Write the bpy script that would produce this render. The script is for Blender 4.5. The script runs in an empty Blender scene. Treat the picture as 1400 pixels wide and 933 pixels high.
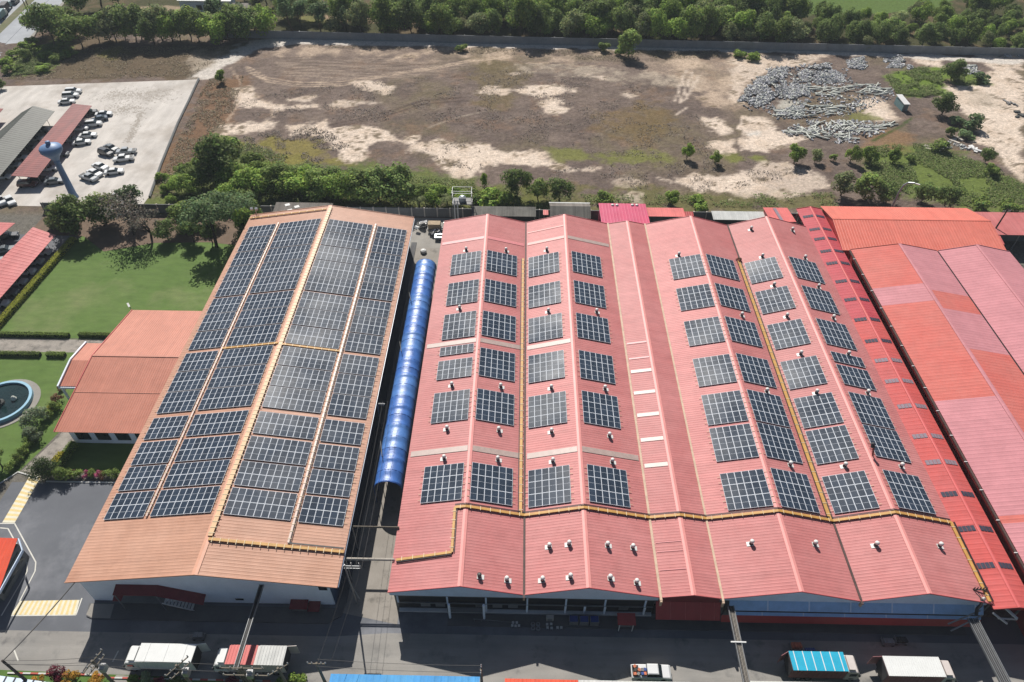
import bpy, math, random
import numpy as np
from mathutils import Vector, Matrix

rad = math.radians
random.seed(11)
rng = np.random.default_rng(11)
scene = bpy.context.scene
col = scene.collection

# ------------------------------------------------------------------ camera
W, HT, FOC, CAMH = 1400.0, 933.0, 965.0, 94.0
def _axes():
    d = np.array([723.0 - W/2, -(-455.0 - HT/2), FOC]); d /= np.linalg.norm(d)
    r = rad(0.9)
    x = np.array([math.cos(r), -math.sin(r), 0.0]); x[2] = -(x[0]*d[0] + x[1]*d[1])/d[2]; x /= np.linalg.norm(x)
    u = np.cross(x, d)
    if u[1] < 0: u = -u
    return np.array([x, d, u])
CM = _axes()
def ray(px, py):
    return CM @ np.array([px - W/2, -(py - HT/2), FOC])
def P(px, py, z=0.0):
    """photo sight line met with the level z"""
    r = ray(px, py); t = (z - CAMH)/r[2]
    return (float(r[0]*t), float(r[1]*t), float(z))
def onplane(px, py, x0, z0, x1, z1):
    """photo sight line met with a roof slope that rises along X"""
    k = (z1 - z0)/(x1 - x0); r = ray(px, py)
    t = (z0 - k*x0 - CAMH)/(r[2] - k*r[0]); p = r*t
    return (float(p[0]), float(p[1]), float(p[2] + CAMH))

cd = bpy.data.cameras.new('camera'); cam = bpy.data.objects.new('camera', cd); col.objects.link(cam)
cd.sensor_fit = 'HORIZONTAL'; cd.sensor_width = 36.0; cd.lens = FOC/W*36.0
cd.clip_start = 0.5; cd.clip_end = 6000
m = Matrix.Identity(4)
for i in range(3):
    m[i][0] = CM[i][0]; m[i][1] = CM[i][1]; m[i][2] = -CM[i][2]
m[2][3] = CAMH
cam.matrix_world = m
scene.camera = cam
GS = 93.0/94.0

# ------------------------------------------------------------------ light
SUN_EL, SUN_AZ = 43.5, -17.0            # azimuth measured from +Y towards +X
w = bpy.data.worlds.new('World'); scene.world = w; w.use_nodes = True
nt = w.node_tree; nt.nodes.clear()
sky = nt.nodes.new('ShaderNodeTexSky'); sky.sky_type = 'NISHITA'; sky.sun_disc = False
sky.sun_elevation = rad(SUN_EL); sky.sun_rotation = rad(SUN_AZ)
sky.air_density = 1.0; sky.dust_density = 1.2; sky.ozone_density = 1.2
bg = nt.nodes.new('ShaderNodeBackground'); bg.inputs['Strength'].default_value = 0.044
out = nt.nodes.new('ShaderNodeOutputWorld')
nt.links.new(sky.outputs[0], bg.inputs[0]); nt.links.new(bg.outputs[0], out.inputs[0])
sl = bpy.data.lights.new('sun', 'SUN'); so = bpy.data.objects.new('sun', sl); col.objects.link(so)
sl.energy = 4.6; sl.angle = rad(0.5); sl.color = (1.0, 0.95, 0.88)
tosun = Vector((math.sin(rad(SUN_AZ))*math.cos(rad(SUN_EL)), math.cos(rad(SUN_AZ))*math.cos(rad(SUN_EL)), math.sin(rad(SUN_EL))))
so.rotation_euler = tosun.to_track_quat('Z', 'Y').to_euler(); so.location = (0, 0, 150)
scene.view_settings.view_transform = 'Standard'; scene.view_settings.look = 'None'
scene.view_settings.gamma = 1.0; scene.view_settings.exposure = 0.50
scene.render.engine = 'CYCLES'
scene.cycles.use_denoising = True
scene.cycles.max_bounces = 5; scene.cycles.diffuse_bounces = 2; scene.cycles.glossy_bounces = 2
scene.cycles.transmission_bounces = 2; scene.cycles.transparent_max_bounces = 4
scene.cycles.caustics_reflective = False; scene.cycles.caustics_refractive = False

# ------------------------------------------------------------------ colours and materials
K = 0.74
def lin(r, g, b, k=K):
    def f(c):
        c /= 255.0
        return c/12.92 if c <= 0.04045 else ((c + 0.055)/1.055)**2.4
    return (f(r)*k, f(g)*k, f(b)*k)

MATS = {}
def _mat(name):
    mt = bpy.data.materials.new(name); mt.use_nodes = True
    n = mt.node_tree; n.nodes.clear()
    o = n.nodes.new('ShaderNodeOutputMaterial'); b = n.nodes.new('ShaderNodeBsdfPrincipled')
    n.links.new(b.outputs[0], o.inputs[0])
    MATS[name] = mt
    return mt, n, b, o
def _noise(n, vec, scale, detail=4.0, rough=0.6):
    t = n.nodes.new('ShaderNodeTexNoise'); t.inputs['Scale'].default_value = scale
    t.inputs['Detail'].default_value = detail; t.inputs['Roughness'].default_value = rough
    n.links.new(vec, t.inputs['Vector']); return t.outputs['Fac']
def _ramp(n, fac, lo, hi, a=0.3, b=0.7):
    r = n.nodes.new('ShaderNodeMapRange'); r.inputs[1].default_value = a; r.inputs[2].default_value = b
    r.inputs[3].default_value = lo; r.inputs[4].default_value = hi
    n.links.new(fac, r.inputs[0]); return r.outputs[0]
def _math(n, op, a, b):
    r = n.nodes.new('ShaderNodeMath'); r.operation = op
    for i, v in enumerate((a, b)):
        if isinstance(v, (int, float)): r.inputs[i].default_value = v
        else: n.links.new(v, r.inputs[i])
    return r.outputs[0]
def _scalecol(n, c, fac):
    r = n.nodes.new('ShaderNodeVectorMath'); r.operation = 'SCALE'
    if isinstance(c, tuple): r.inputs[0].default_value = c[:3]
    else: n.links.new(c, r.inputs[0])
    n.links.new(fac, r.inputs['Scale']); return r.outputs[0]
def _map(n, vec, sc):
    r = n.nodes.new('ShaderNodeMapping'); r.inputs['Scale'].default_value = sc
    n.links.new(vec, r.inputs[0]); return r.outputs[0]
def _mix(n, fac, a, b):
    r = n.nodes.new('ShaderNodeMix'); r.data_type = 'RGBA'
    if isinstance(fac, float): r.inputs[0].default_value = fac
    else: n.links.new(fac, r.inputs[0])
    for i, v in ((6, a), (7, b)):
        if isinstance(v, tuple): r.inputs[i].default_value = (*v[:3], 1)
        else: n.links.new(v, r.inputs[i])
    return r.outputs[2]
def _pos(n):
    return n.nodes.new('ShaderNodeNewGeometry').outputs['Position']

def plain(name, c, rough=0.6, amt=0.10, scale=0.8, metal=0.0, spec=0.4, bump=0.0, coat=0.0):
    """surface with broad and fine tonal wear"""
    mt, n, b, o = _mat(name)
    p = _pos(n)
    f = _ramp(n, _noise(n, p, scale, 5), 1 - amt, 1 + amt)
    g = _ramp(n, _noise(n, p, scale*9, 3), 1 - amt*0.6, 1 + amt*0.6)
    n.links.new(_scalecol(n, c, _math(n, 'MULTIPLY', f, g)), b.inputs['Base Color'])
    b.inputs['Roughness'].default_value = rough; b.inputs['Metallic'].default_value = metal
    b.inputs['Specular IOR Level'].default_value = spec
    if coat: b.inputs['Coat Weight'].default_value = coat
    if bump:
        bp = n.nodes.new('ShaderNodeBump'); bp.inputs['Strength'].default_value = bump
        bp.inputs['Distance'].default_value = 0.05
        n.links.new(_noise(n, p, scale*14, 3), bp.inputs['Height']); n.links.new(bp.outputs[0], b.inputs['Normal'])
    return mt

def roofing(name, c, along='X', rough=0.5, fade=None, amt=0.05, streak=0.07, spec=0.2):
    """painted ribbed sheet metal; every sheet weathers a little differently, streaks run down the slope"""
    mt, n, b, o = _mat(name)
    p = _pos(n)
    sx = (0.02, 1.25, 0.0) if along == 'X' else (1.25, 0.02, 0.0)
    s2 = (0.10, 5.0, 0.0) if along == 'X' else (5.0, 0.10, 0.0)
    sheet = _ramp(n, _noise(n, _map(n, p, sx), 1.0, 2), 1 - streak, 1 + streak)
    fine = _ramp(n, _noise(n, _map(n, p, s2), 1.0, 4), 1 - amt, 1 + amt)
    broad = _noise(n, p, 0.11, 6, 0.7)
    cc = _mix(n, _ramp(n, broad, 0, 1, 0.38, 0.62), c, fade or c)
    run = _noise(n, _map(n, p, (0.22, 1.4, 0) if along == 'X' else (1.4, 0.22, 0)), 1.0, 6, 0.7)
    cc = _mix(n, _ramp(n, run, 0, .30, 0.56, 0.72), cc, tuple(min(1, q*1.12+.03) for q in (fade or c)))
    cc = _mix(n, _ramp(n, run, .28, 0, 0.28, 0.42), cc, tuple(q*.66 for q in (fade or c)))
    scf = _noise(n, _map(n, p, (0.8, 7.0, 0) if along == 'X' else (7.0, 0.8, 0)), 1.0, 3, 0.6)
    cc = _mix(n, _ramp(n, scf, 0, .55, 0.70, 0.78), cc, tuple(min(1, q*1.15+.10) for q in (fade or c)))
    blot = _noise(n, p, 0.9, 6, 0.75)
    cc = _mix(n, _ramp(n, blot, .45, 0, 0.26, 0.38), cc, tuple(q*.55 for q in (fade or c)))
    dirt = _ramp(n, _noise(n, p, 0.5, 6, 0.7), 0.90, 1.05, 0.28, 0.6)
    k = _math(n, 'MULTIPLY', _math(n, 'MULTIPLY', sheet, fine), dirt)
    n.links.new(_scalecol(n, cc, k), b.inputs['Base Color'])
    b.inputs['Roughness'].default_value = rough; b.inputs['Specular IOR Level'].default_value = spec
    return mt

def tinted(name, c, rough=0.75, transl=0.42, spec=0.2, amt=0.25):
    """leaves: base colour times each leaf clump's own tint"""
    mt, n, b, o = _mat(name)
    a = n.nodes.new('ShaderNodeAttribute'); a.attribute_name = 'tint'
    oi = n.nodes.new('ShaderNodeObjectInfo')
    v = _ramp(n, oi.outputs['Random'], 1 - amt, 1 + amt, 0, 1)
    cc = _scalecol(n, _scalecol(n, a.outputs['Color'], v), _ramp(n, oi.outputs['Random'], 1, 1, 0, 1))
    mul = n.nodes.new('ShaderNodeVectorMath'); mul.operation = 'MULTIPLY'
    n.links.new(cc, mul.inputs[0]); mul.inputs[1].default_value = c
    n.links.new(mul.outputs[0], b.inputs['Base Color'])
    b.inputs['Roughness'].default_value = rough; b.inputs['Specular IOR Level'].default_value = spec
    tr = n.nodes.new('ShaderNodeBsdfTranslucent'); n.links.new(mul.outputs[0], tr.inputs[0])
    ms = n.nodes.new('ShaderNodeMixShader'); ms.inputs[0].default_value = transl
    n.links.new(b.outputs[0], ms.inputs[1]); n.links.new(tr.outputs[0], ms.inputs[2])
    n.links.new(ms.outputs[0], o.inputs[0])
    return mt

M = MATS
# sheet roofs
roofing('pink_roof', lin(206,136,134), fade=lin(200,125,123), amt=0.05, streak=0.06)
roofing('pink_roof_pale', lin(216,142,139), fade=lin(208,130,128))
roofing('tan_roof', lin(207,161,138), fade=lin(195,147,123), streak=0.06)
roofing('crimson_roof', lin(210,96,92), fade=lin(206,104,102), streak=0.06)
roofing('crimson_roof_back', lin(196,82,92), fade=lin(202,94,100), streak=0.06)
roofing('red_roof', lin(217,116,106), fade=lin(214,124,114), streak=0.04, amt=0.05)
roofing('mauve_roof', lin(214,146,152), fade=lin(206,140,146), streak=0.05, amt=0.05)
roofing('red_roof_cross', lin(226,122,106), fade=lin(226,128,112), along='Y', streak=0.05, amt=0.06)
roofing('house_roof', lin(208,140,120), fade=lin(202,134,114), along='Y', streak=0.05)
roofing('magenta_roof', lin(214,86,118), fade=lin(208,94,124), along='Y', streak=0.06)
roofing('salmon_roof', lin(228,122,118), fade=lin(214,112,110), along='Y')
roofing('grey_sheet', lin(120,118,112), fade=lin(92,90,86), along='Y', streak=0.22, amt=0.2, rough=0.8)
roofing('white_sheet', lin(222,222,218), fade=lin(198,200,198), along='Y', streak=0.10)
roofing('carport_grey', lin(84,88,82), fade=lin(72,75,70), along='Y', streak=0.12)
roofing('carport_red', lin(142,70,66), fade=lin(124,56,56), along='Y', streak=0.22, amt=0.15)
roofing('carport_pink', lin(214,132,130), fade=lin(204,116,114), along='Y', streak=0.1)
roofing('orange_roof', lin(232,92,62), fade=lin(224,84,58), along='Y')
roofing('old_roof', lin(132,126,120), fade=lin(112,106,100), along='Y', streak=0.2, rough=0.85)
plain('ridge_pink', lin(238,158,152), 0.5, 0.06)
plain('ridge_tan', lin(226,168,140), 0.5, 0.06)
plain('ridge_crimson', lin(226,110,108), 0.5, 0.06)
plain('trim_pink', lin(224,120,122), 0.5, 0.06)
plain('skylight_grey', lin(186,164,156), 0.45, 0.12, 1.2)
plain('skylight_white', lin(226,202,194), 0.45, 0.08, 1.2)
plain('skylight_rose', lin(226,140,142), 0.45, 0.06, 1.2)
plain('skylight_dark', lin(74,74,88), 0.3, 0.2, 2.0)
plain('skylight_blue', lin(150,136,146), 0.3, 0.15, 2.0)
plain('gutter_cream', lin(214,186,160), 0.6, 0.15, 1.0)
plain('gutter_dark', lin(84,66,62), 0.7, 0.25, 1.0)
plain('rust_stain', lin(148,74,66), 0.8, 0.3, 2.0)
# walls
plain('white_wall', (.76,.82,.90), 0.8, 0.05, 0.5)  # white with the blue of sky bounce put into the colour
plain('sky_tint_blue', (.56,.66,.80), 0.7, 0.08, 0.6)  # sky light's blue mixed into white-grey walls; real blue grey on the shelter roof
plain('awning_blue', (.27,.44,.68), 0.4, 0.10, 0.8)
plain('blue_cladding', lin(64,92,128), 0.35, 0.12, 0.8)
plain('maroon', lin(128,44,52), 0.6, 0.12, 1.0)
plain('red_awning', lin(176,56,56), 0.5, 0.10, 0.8)
plain('precast', lin(150,153,156), 0.85, 0.14, 0.4, bump=0.2)
plain('grey_wall', lin(120,122,122), 0.85, 0.15, 0.5, bump=0.2)
plain('concrete_pale', lin(206,198,186), 0.9, 0.12, 0.6, bump=0.2)
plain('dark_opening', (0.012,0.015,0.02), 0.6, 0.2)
plain('dark_glass', (0.02,0.03,0.035), 0.08, 0.1, spec=0.6)
plain('white_paint', lin(232,232,230), 0.5, 0.06, 1.0)
plain('steel_grey', lin(150,152,154), 0.45, 0.12, 1.0, metal=0.4)
plain('steel_dark', lin(66,66,68), 0.5, 0.15, 1.0)
plain('aluminium', lin(226,232,240,.8), 0.6, 0.05, 1.0, spec=0.25)
plain('galvanised', lin(214,214,214), 0.35, 0.10, 2.0, metal=0.5)
plain('vent_white', lin(236,234,230), 0.4, 0.05, 2.0)
plain('vent_neck', lin(70,66,66), 0.5, 0.15, 2.0)
plain('tray_yellow', lin(206,158,84), 0.55, 0.16, 1.2)
plain('tray_cream', lin(222,184,136), 0.5, 0.10, 1.2)
plain('tray_tie', lin(232,214,176), 0.5, 0.08, 1.2)
plain('tray_white', lin(214,190,178), 0.45, 0.10, 1.0)
plain('cable_black', (0.014,0.014,0.015), 0.55, 0.1)
plain('pole_concrete', lin(126,118,106), 0.9, 0.12, 1.5)
plain('pole_dark', lin(62,56,52), 0.9, 0.12, 1.5)
plain('insulator', lin(206,204,200), 0.3, 0.05, 2.0)
plain('tarp_blue', lin(74,122,200), 0.36, 0.20, 0.9, spec=0.6, bump=.5)
plain('tarp_pale', lin(90,138,208), 0.36, 0.20, 0.9, spec=0.6, bump=.5)
plain('tarp_edge', lin(56,96,172), 0.4, 0.1, 0.9)
plain('sheet_blue', lin(54,138,206), 0.35, 0.10, 0.7, spec=0.5)
plain('tower_blue', lin(112,146,190), 0.5, 0.06, 0.6)
plain('pool_blue', lin(150,196,220), 0.5, 0.08, 1.0)
plain('pool_water', (0.012,0.028,0.03), 0.06, 0.2, 0.5, spec=0.5)
plain('tyre', (0.012,0.012,0.012), 0.8, 0.1)
plain('rim', lin(150,150,150), 0.4, 0.05, metal=0.5)
plain('trunk', lin(96,82,66), 0.95, 0.25, 3.0)
plain('trunk_dark', lin(60,48,40), 0.95, 0.25, 3.0)
plain('post_grey', lin(186,190,184), 0.9, 0.15, 0.8)
plain('post_concrete', lin(222,224,214), 0.9, 0.12, 0.8)
plain('rubble', lin(198,198,202), 0.95, 0.25, 0.5)
plain('teal_panel', lin(126,160,164), 0.5, 0.08, 1.0)
plain('junk', lin(140,138,136), 0.8, 0.4, 1.5)
plain('stone_dark', lin(70,72,70), 0.8, 0.2, 2.0)
plain('cargo_orange', lin(206,120,86), 0.7, 0.3, 2.0)
plain('crate_blue', lin(40,76,150), 0.5, 0.1, 2.0)
plain('wood_pallet', lin(176,156,128), 0.8, 0.2, 2.0)
plain('truck_white', lin(238,240,238), 0.35, 0.04, 1.0, spec=0.5)
plain('truck_cream', lin(224,214,208), 0.4, 0.06, 1.0, spec=0.5)
plain('truck_pink', lin(222,116,112), 0.45, 0.08, 1.0)
plain('truck_cyan', lin(48,180,214), 0.4, 0.08, 1.0)
plain('truck_box_rose', lin(166,112,114), 0.5, 0.10, 1.0)
plain('truck_frame', lin(52,52,60), 0.6, 0.1, 1.0)
plain('lamp_metal', lin(176,186,190), 0.4, 0.05, 1.0, metal=0.3)
plain('kerb_white', lin(214,214,210), 0.8, 0.08, 1.0)
plain('kerb_red', lin(196,96,86), 0.8, 0.08, 1.0)
plain('paint_white', lin(226,224,214), 0.7, 0.10, 1.5)
plain('paint_cream', lin(236,230,206), 0.7, 0.08, 1.5)
plain('paint_yellow', lin(236,212,150), 0.7, 0.08, 1.5)
# leaves
tinted('leaf_dark', (0.150,0.208,0.060)); tinted('leaf_mid', (0.205,0.280,0.070)); tinted('leaf_bright', (0.240,0.345,0.066))
tinted('leaf_pale', (0.250,0.290,0.125)); tinted('leaf_grey', (0.19,0.17,0.14)); tinted('leaf_yellow', (0.36,0.32,0.04))
tinted('leaf_maroon', (0.20,0.030,0.055)); tinted('leaf_orange', (0.55,0.32,0.05)); tinted('leaf_flower', (0.27,0.33,0.20))
tinted('leaf_pink', (0.42,0.10,0.19)); tinted('leaf_rust', (0.22,0.12,0.07)); tinted('leaf_teal', (0.165,0.240,0.105))

tinted('leaf_deep', (0.060,0.092,0.030))
def cells():
    mt, n, b, o = _mat('solar_cell')
    p = _pos(n)
    oi = n.nodes.new('ShaderNodeObjectInfo')
    k = _math(n, 'MULTIPLY', _ramp(n, oi.outputs['Random'], 0.85, 1.15, 0, 1), _ramp(n, _noise(n, p, 1.2, 3), 0.88, 1.12))
    n.links.new(_scalecol(n, (0.029, 0.042, 0.064), k), b.inputs['Base Color'])
    n.links.new(_ramp(n, _noise(n, p, 0.10, 4), 0.26, 0.36), b.inputs['Roughness'])
    n.links.new(_ramp(n, _noise(n, p, 0.085, 6, 0.6), 0.03, 0.15, 0.40, 0.66), b.inputs['Specular IOR Level'])  # patchy reflectivity put in to imitate clouds mirrored in the glass
cells()

# ------------------------------------------------------------------ mesh builder
WL = {}                                     # world base of every parent
class MB:
    def __init__(s): s.v = []; s.f = []; s.m = []
    def add(s, vs, fs, mi=0):
        k = len(s.v); s.v.extend([tuple(map(float, q)) for q in vs])
        for f in fs: s.f.append(tuple(k + i for i in f)); s.m.append(mi)
    def box(s, x0, x1, y0, y1, z0, z1, mi=0):
        s.add([(x0,y0,z0),(x1,y0,z0),(x1,y1,z0),(x0,y1,z0),(x0,y0,z1),(x1,y0,z1),(x1,y1,z1),(x0,y1,z1)],
              [(0,3,2,1),(4,5,6,7),(0,1,5,4),(1,2,6,5),(2,3,7,6),(3,0,4,7)], mi)
    def obox(s, c, sz, rz=0.0, mi=0, rx=0.0, ry=0.0):
        mm = Matrix.Rotation(rz,3,'Z') @ Matrix.Rotation(ry,3,'Y') @ Matrix.Rotation(rx,3,'X')
        vs = []
        for dz in (-.5,.5):
            for dx,dy in ((-.5,-.5),(.5,-.5),(.5,.5),(-.5,.5)):
                q = mm @ Vector((dx*sz[0],dy*sz[1],dz*sz[2])); vs.append((c[0]+q.x,c[1]+q.y,c[2]+q.z))
        s.add(vs, [(0,3,2,1),(4,5,6,7),(0,1,5,4),(1,2,6,5),(2,3,7,6),(3,0,4,7)], mi)
    def tube(s, p, q, r0, r1=None, n=8, mi=0, caps=True):
        r1 = r0 if r1 is None else r1
        p = Vector(p); q = Vector(q); d = (q-p)
        if d.length < 1e-6: return
        d.normalize(); a = d.orthogonal().normalized(); b = d.cross(a)
        vs = []
        for c, r in ((p,r0),(q,r1)):
            for i in range(n):
                t = 2*math.pi*i/n; vs.append(c + a*(r*math.cos(t)) + b*(r*math.sin(t)))
        fs = [(i,(i+1)%n,n+(i+1)%n,n+i) for i in range(n)]
        if caps: fs += [tuple(reversed(range(n))), tuple(range(n,2*n))]
        s.add(vs, fs, mi)
    def path(s, pts, r, n=6, mi=0):
        for a, b in zip(pts[:-1], pts[1:]): s.tube(a, b, r, r, n, mi)
    def beam(s, p, q, w, h, mi=0):
        """rectangular bar lying along p-q, top face up"""
        p = Vector(p); q = Vector(q); d = (q-p).normalized()
        sd = d.cross(Vector((0,0,1)))
        if sd.length < 1e-4: sd = Vector((1,0,0))
        sd.normalize(); up = sd.cross(d).normalized()
        vs = [c + sd*(i*w/2) + up*(j*h/2) for c in (p,q) for i,j in ((-1,-1),(1,-1),(1,1),(-1,1))]
        s.add(vs, [(0,1,2,3),(7,6,5,4),(0,4,5,1),(1,5,6,2),(2,6,7,3),(3,7,4,0)], mi)
    def extrude(s, poly, vec, mi=0):
        n = len(poly); vec = Vector(vec)
        vs = [Vector(p) for p in poly] + [Vector(p)+vec for p in poly]
        s.add(vs, [tuple(range(n)), tuple(reversed(range(n,2*n)))] + [(i,n+i,n+(i+1)%n,(i+1)%n) for i in range(n)], mi)
    def lathe(s, prof, c=(0,0,0), n=12, mi=0):
        k0 = len(s.v); vs = []
        for r, z in prof:
            for i in range(n):
                t = 2*math.pi*i/n; vs.append((c[0]+r*math.cos(t), c[1]+r*math.sin(t), c[2]+z))
        fs = []
        for j in range(len(prof)-1):
            for i in range(n): fs.append((j*n+i, j*n+(i+1)%n, (j+1)*n+(i+1)%n, (j+1)*n+i))
        fs.append(tuple(reversed(range(n)))); fs.append(tuple(range((len(prof)-1)*n, len(prof)*n)))
        s.add(vs, fs, mi)
    def ribbed(s, a, b, c, d, rib=0.42, h=0.016, bands=(), mi=0, thick=0.06):
        """sheet a-b is the side along which the ribs repeat, a-c the way each rib runs"""
        a, b, c, d = map(Vector, (a, b, c, d)); L = (b-a).length; nn = (b-a).cross(c-a).normalized()
        if nn.z < 0: nn = -nn
        n = max(1, int(round(L/rib))); vs = []; us = []
        for i in range(n):
            for f, hh in ((0.0,0),(0.14,1),(0.30,1),(0.44,0)):
                us.append(((i+f)/n, hh))
        us.append((1.0, 0))
        for u, hh in us:
            vs.append(a.lerp(b,u)+nn*(h*hh)); vs.append(c.lerp(d,u)+nn*(h*hh))
        k = len(s.v); s.v.extend([tuple(q) for q in vs])
        flip = None
        for i in range(len(us)-1):
            mid = (us[i][0]+us[i+1][0])/2; mm = mi
            for u1, bm in bands:
                if mid <= u1: mm = bm; break
            q = (k+2*i, k+2*i+1, k+2*i+3, k+2*i+2)
            if flip is None:
                e = (vs[2*i+1]-vs[2*i]).cross(vs[2*i+2]-vs[2*i]); flip = e.dot(nn) < 0
            s.f.append(tuple(reversed(q)) if flip else q); s.m.append(mm)
        lo = [q - nn*thick for q in (a,b,d,c)]
        s.add(list(lo)+[a,b,d,c], [(0,1,2,3),(0,4,5,1),(1,5,6,2),(2,6,7,3),(3,7,4,0)], mi)
    def build(s, name, mats, parent=None, local=False, smooth=False, loc=None):
        me = bpy.data.meshes.new(name)
        off = Vector((0,0,0))
        if parent is not None and not local: off = WL.get(parent.name, Vector((0,0,0)))
        me.from_pydata([(x-off.x,y-off.y,z-off.z) for x,y,z in s.v], [], s.f)
        if not isinstance(mats,(list,tuple)): mats = [mats]
        for q in mats: me.materials.append(MATS[q] if isinstance(q,str) else q)
        if len(mats) > 1: me.polygons.foreach_set('material_index', s.m)
        if smooth: me.polygons.foreach_set('use_smooth', [True]*len(s.f))
        me.update()
        return link(name, me, parent, loc)
def link(name, me, parent=None, loc=None):
    o = bpy.data.objects.new(name, me); col.objects.link(o)
    if parent is not None:
        o.parent = parent; WL[o.name] = WL.get(parent.name, Vector((0,0,0)))
    else: WL[o.name] = Vector((0,0,0))
    if loc is not None: o.location = loc
    return o
def tag(o, label, cat, group=None, kind=None):
    o['label'] = label; o['category'] = cat
    if group: o['group'] = group
    if kind: o['kind'] = kind
    return o
def thing(name, label, cat, loc=(0,0,0), rz=0.0, group=None):
    o = bpy.data.objects.new(name, None); col.objects.link(o); o.empty_display_size = 0.3
    o.location = loc; o.rotation_euler = (0,0,rz); WL[o.name] = Vector(loc)
    return tag(o, label, cat, group)
def struct(o): o['kind'] = 'structure'; return o
def stuff(o, label=None, cat=None):
    o['kind'] = 'stuff'
    if label: o['label'] = label
    if cat: o['category'] = cat
    return o
def copy_tree(o, parent=None):
    c = o.copy(); col.objects.link(c)
    if parent is not None: c.parent = parent
    for ch in o.children: copy_tree(ch, c)
    return c
ORD = ['first','second','third','fourth','fifth','sixth','seventh','eighth','ninth','tenth','eleventh','twelfth','thirteenth','fourteenth','fifteenth','sixteenth']
# ================================================================== ground and sheets
_LAT = rng.random((256,256))
def vnoise(x, y):
    xi = np.floor(x).astype(int); yi = np.floor(y).astype(int); fx = x-xi; fy = y-yi
    fx = fx*fx*(3-2*fx); fy = fy*fy*(3-2*fy)
    a = _LAT[xi & 255, yi & 255]; b = _LAT[(xi+1) & 255, yi & 255]; c = _LAT[xi & 255, (yi+1) & 255]; d = _LAT[(xi+1) & 255, (yi+1) & 255]
    return (a*(1-fx)+b*fx)*(1-fy)+(c*(1-fx)+d*fx)*fy
def fbm(x, y, s, o=5, g=0.55):
    t = 0; a = 1; n = 0; f = 1.0/s
    for k in range(o):
        t = t + a*vnoise(x*f+17.3*k, y*f+5.1*k); n += a; a *= g; f *= 2.03
    return t/n
def sdist(X, Y, poly):
    """signed distance to a closed polygon, positive inside"""
    d = np.full(X.shape, 1e9); ins = np.zeros(X.shape, bool); n = len(poly)
    for i in range(n):
        x0,y0 = poly[i]; x1,y1 = poly[(i+1)%n]; ex,ey = x1-x0,y1-y0
        t = np.clip(((X-x0)*ex+(Y-y0)*ey)/(ex*ex+ey*ey+1e-9),0,1)
        d = np.minimum(d, np.hypot(X-x0-t*ex, Y-y0-t*ey))
        c = ((y0 > Y) != (y1 > Y)) & (X < ex*(Y-y0)/(ey+1e-12)+x0)
        ins ^= c
    return np.where(ins, d, -d)
def ldist(X, Y, line):
    d = np.full(X.shape, 1e9)
    for (x0,y0),(x1,y1) in zip(line[:-1],line[1:]):
        ex,ey = x1-x0,y1-y0
        t = np.clip(((X-x0)*ex+(Y-y0)*ey)/(ex*ex+ey*ey+1e-9),0,1)
        d = np.minimum(d, np.hypot(X-x0-t*ex, Y-y0-t*ey))
    return d
def pw(pts): return [P(x,y)[:2] for x,y in pts]
z2 = lambda pts: [(300+.3215*x,.3215*y) for x,y in pts]
z3 = lambda pts: [(650+.3215*x,.3215*y) for x,y in pts]
z4 = lambda pts: [(1000+.3215*x,.3215*y) for x,y in pts]

ys = np.concatenate([[-400,-100,0,25,45,65,85,100,112,122], np.linspace(129,300,330), np.linspace(304,420,24), [460,520,600,680,740]])
NX = 460
us = np.linspace(-1,1,NX)
hw = np.where(ys < 129, 150, 0.80*ys+34); hw = np.where(ys > 430, 660, hw)
hw[0] = 660; hw[1] = 260
GX = us[None,:]*hw[:,None]; GY = np.repeat(ys[:,None], NX, 1)
X = GX.ravel(); Y = GY.ravel()
n1 = fbm(X,Y,9.0,6,.6); n2 = fbm(X+300,Y-80,3.0,5,.65); n3 = fbm(X-120,Y+60,26,4); n4 = fbm(X*1.0+50,Y*2.2,1.6,3,.7)
n5 = fbm(X+900,Y+40,5.0,5,.6); n6 = fbm(X-37,Y+11,1.5,4,.7)
C = np.empty((X.size,3))
def L3(r,g,b): return np.array(lin(r,g,b))
brown, brown2, olive, rust = L3(130,115,106), L3(107,94,88), L3(124,114,84), L3(138,113,94)
C[:] = brown
def lay(mask, c):
    global C
    mask = np.clip(mask,0,1)[:,None]; C = C*(1-mask)+np.asarray(c)*mask
ss = lambda a,b,v: np.clip((v-a)/(b-a),0,1)**2*(3-2*np.clip((v-a)/(b-a),0,1))
lay(ss(.42,.62,n1)*.75, brown2)
lay(ss(.50,.66,n3)*.55, olive)
lay(ss(.56,.70,n5)*.55, rust)
lay(ss(.56,.70,n2)*.35, L3(154,138,124)); lay(ss(.48,.62,n6)*.6, L3(98,85,78)); lay(ss(.60,.72,n6)*.3, L3(160,144,128))
def region(pts, c, edge=1.6, rough=5.0, amt=1.0, nn=None):
    poly = pw(pts); x = [q[0] for q in poly]; y = [q[1] for q in poly]
    sel = (X > min(x)-9)&(X < max(x)+9)&(Y > min(y)-9)&(Y < max(y)+9)
    if not sel.any(): return
    d = sdist(X[sel],Y[sel],poly) + (n5[sel]-.5)*rough*2.2 + (n2[sel]-.5)*rough*1.5 + (n6[sel]-.5)*rough*.9
    mk = np.zeros(X.size); mk[sel] = ss(-edge,edge,d)*amt
    if nn is not None: mk *= nn
    lay(mk, c)
def track(pts, width, c, amt=.95, rough=.4):
    ln = pw(pts); x = [q[0] for q in ln]; y = [q[1] for q in ln]
    sel = (X > min(x)-6)&(X < max(x)+6)&(Y > min(y)-6)&(Y < max(y)+6)
    if not sel.any(): return
    d = width/2 - ldist(X[sel],Y[sel],ln) + (n2[sel]-.5)*rough*2
    mk = np.zeros(X.size); mk[sel] = ss(-.35,.35,d)*amt*(0.55+.45*ss(.35,.6,n4[sel]))
    lay(mk, c)
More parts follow.
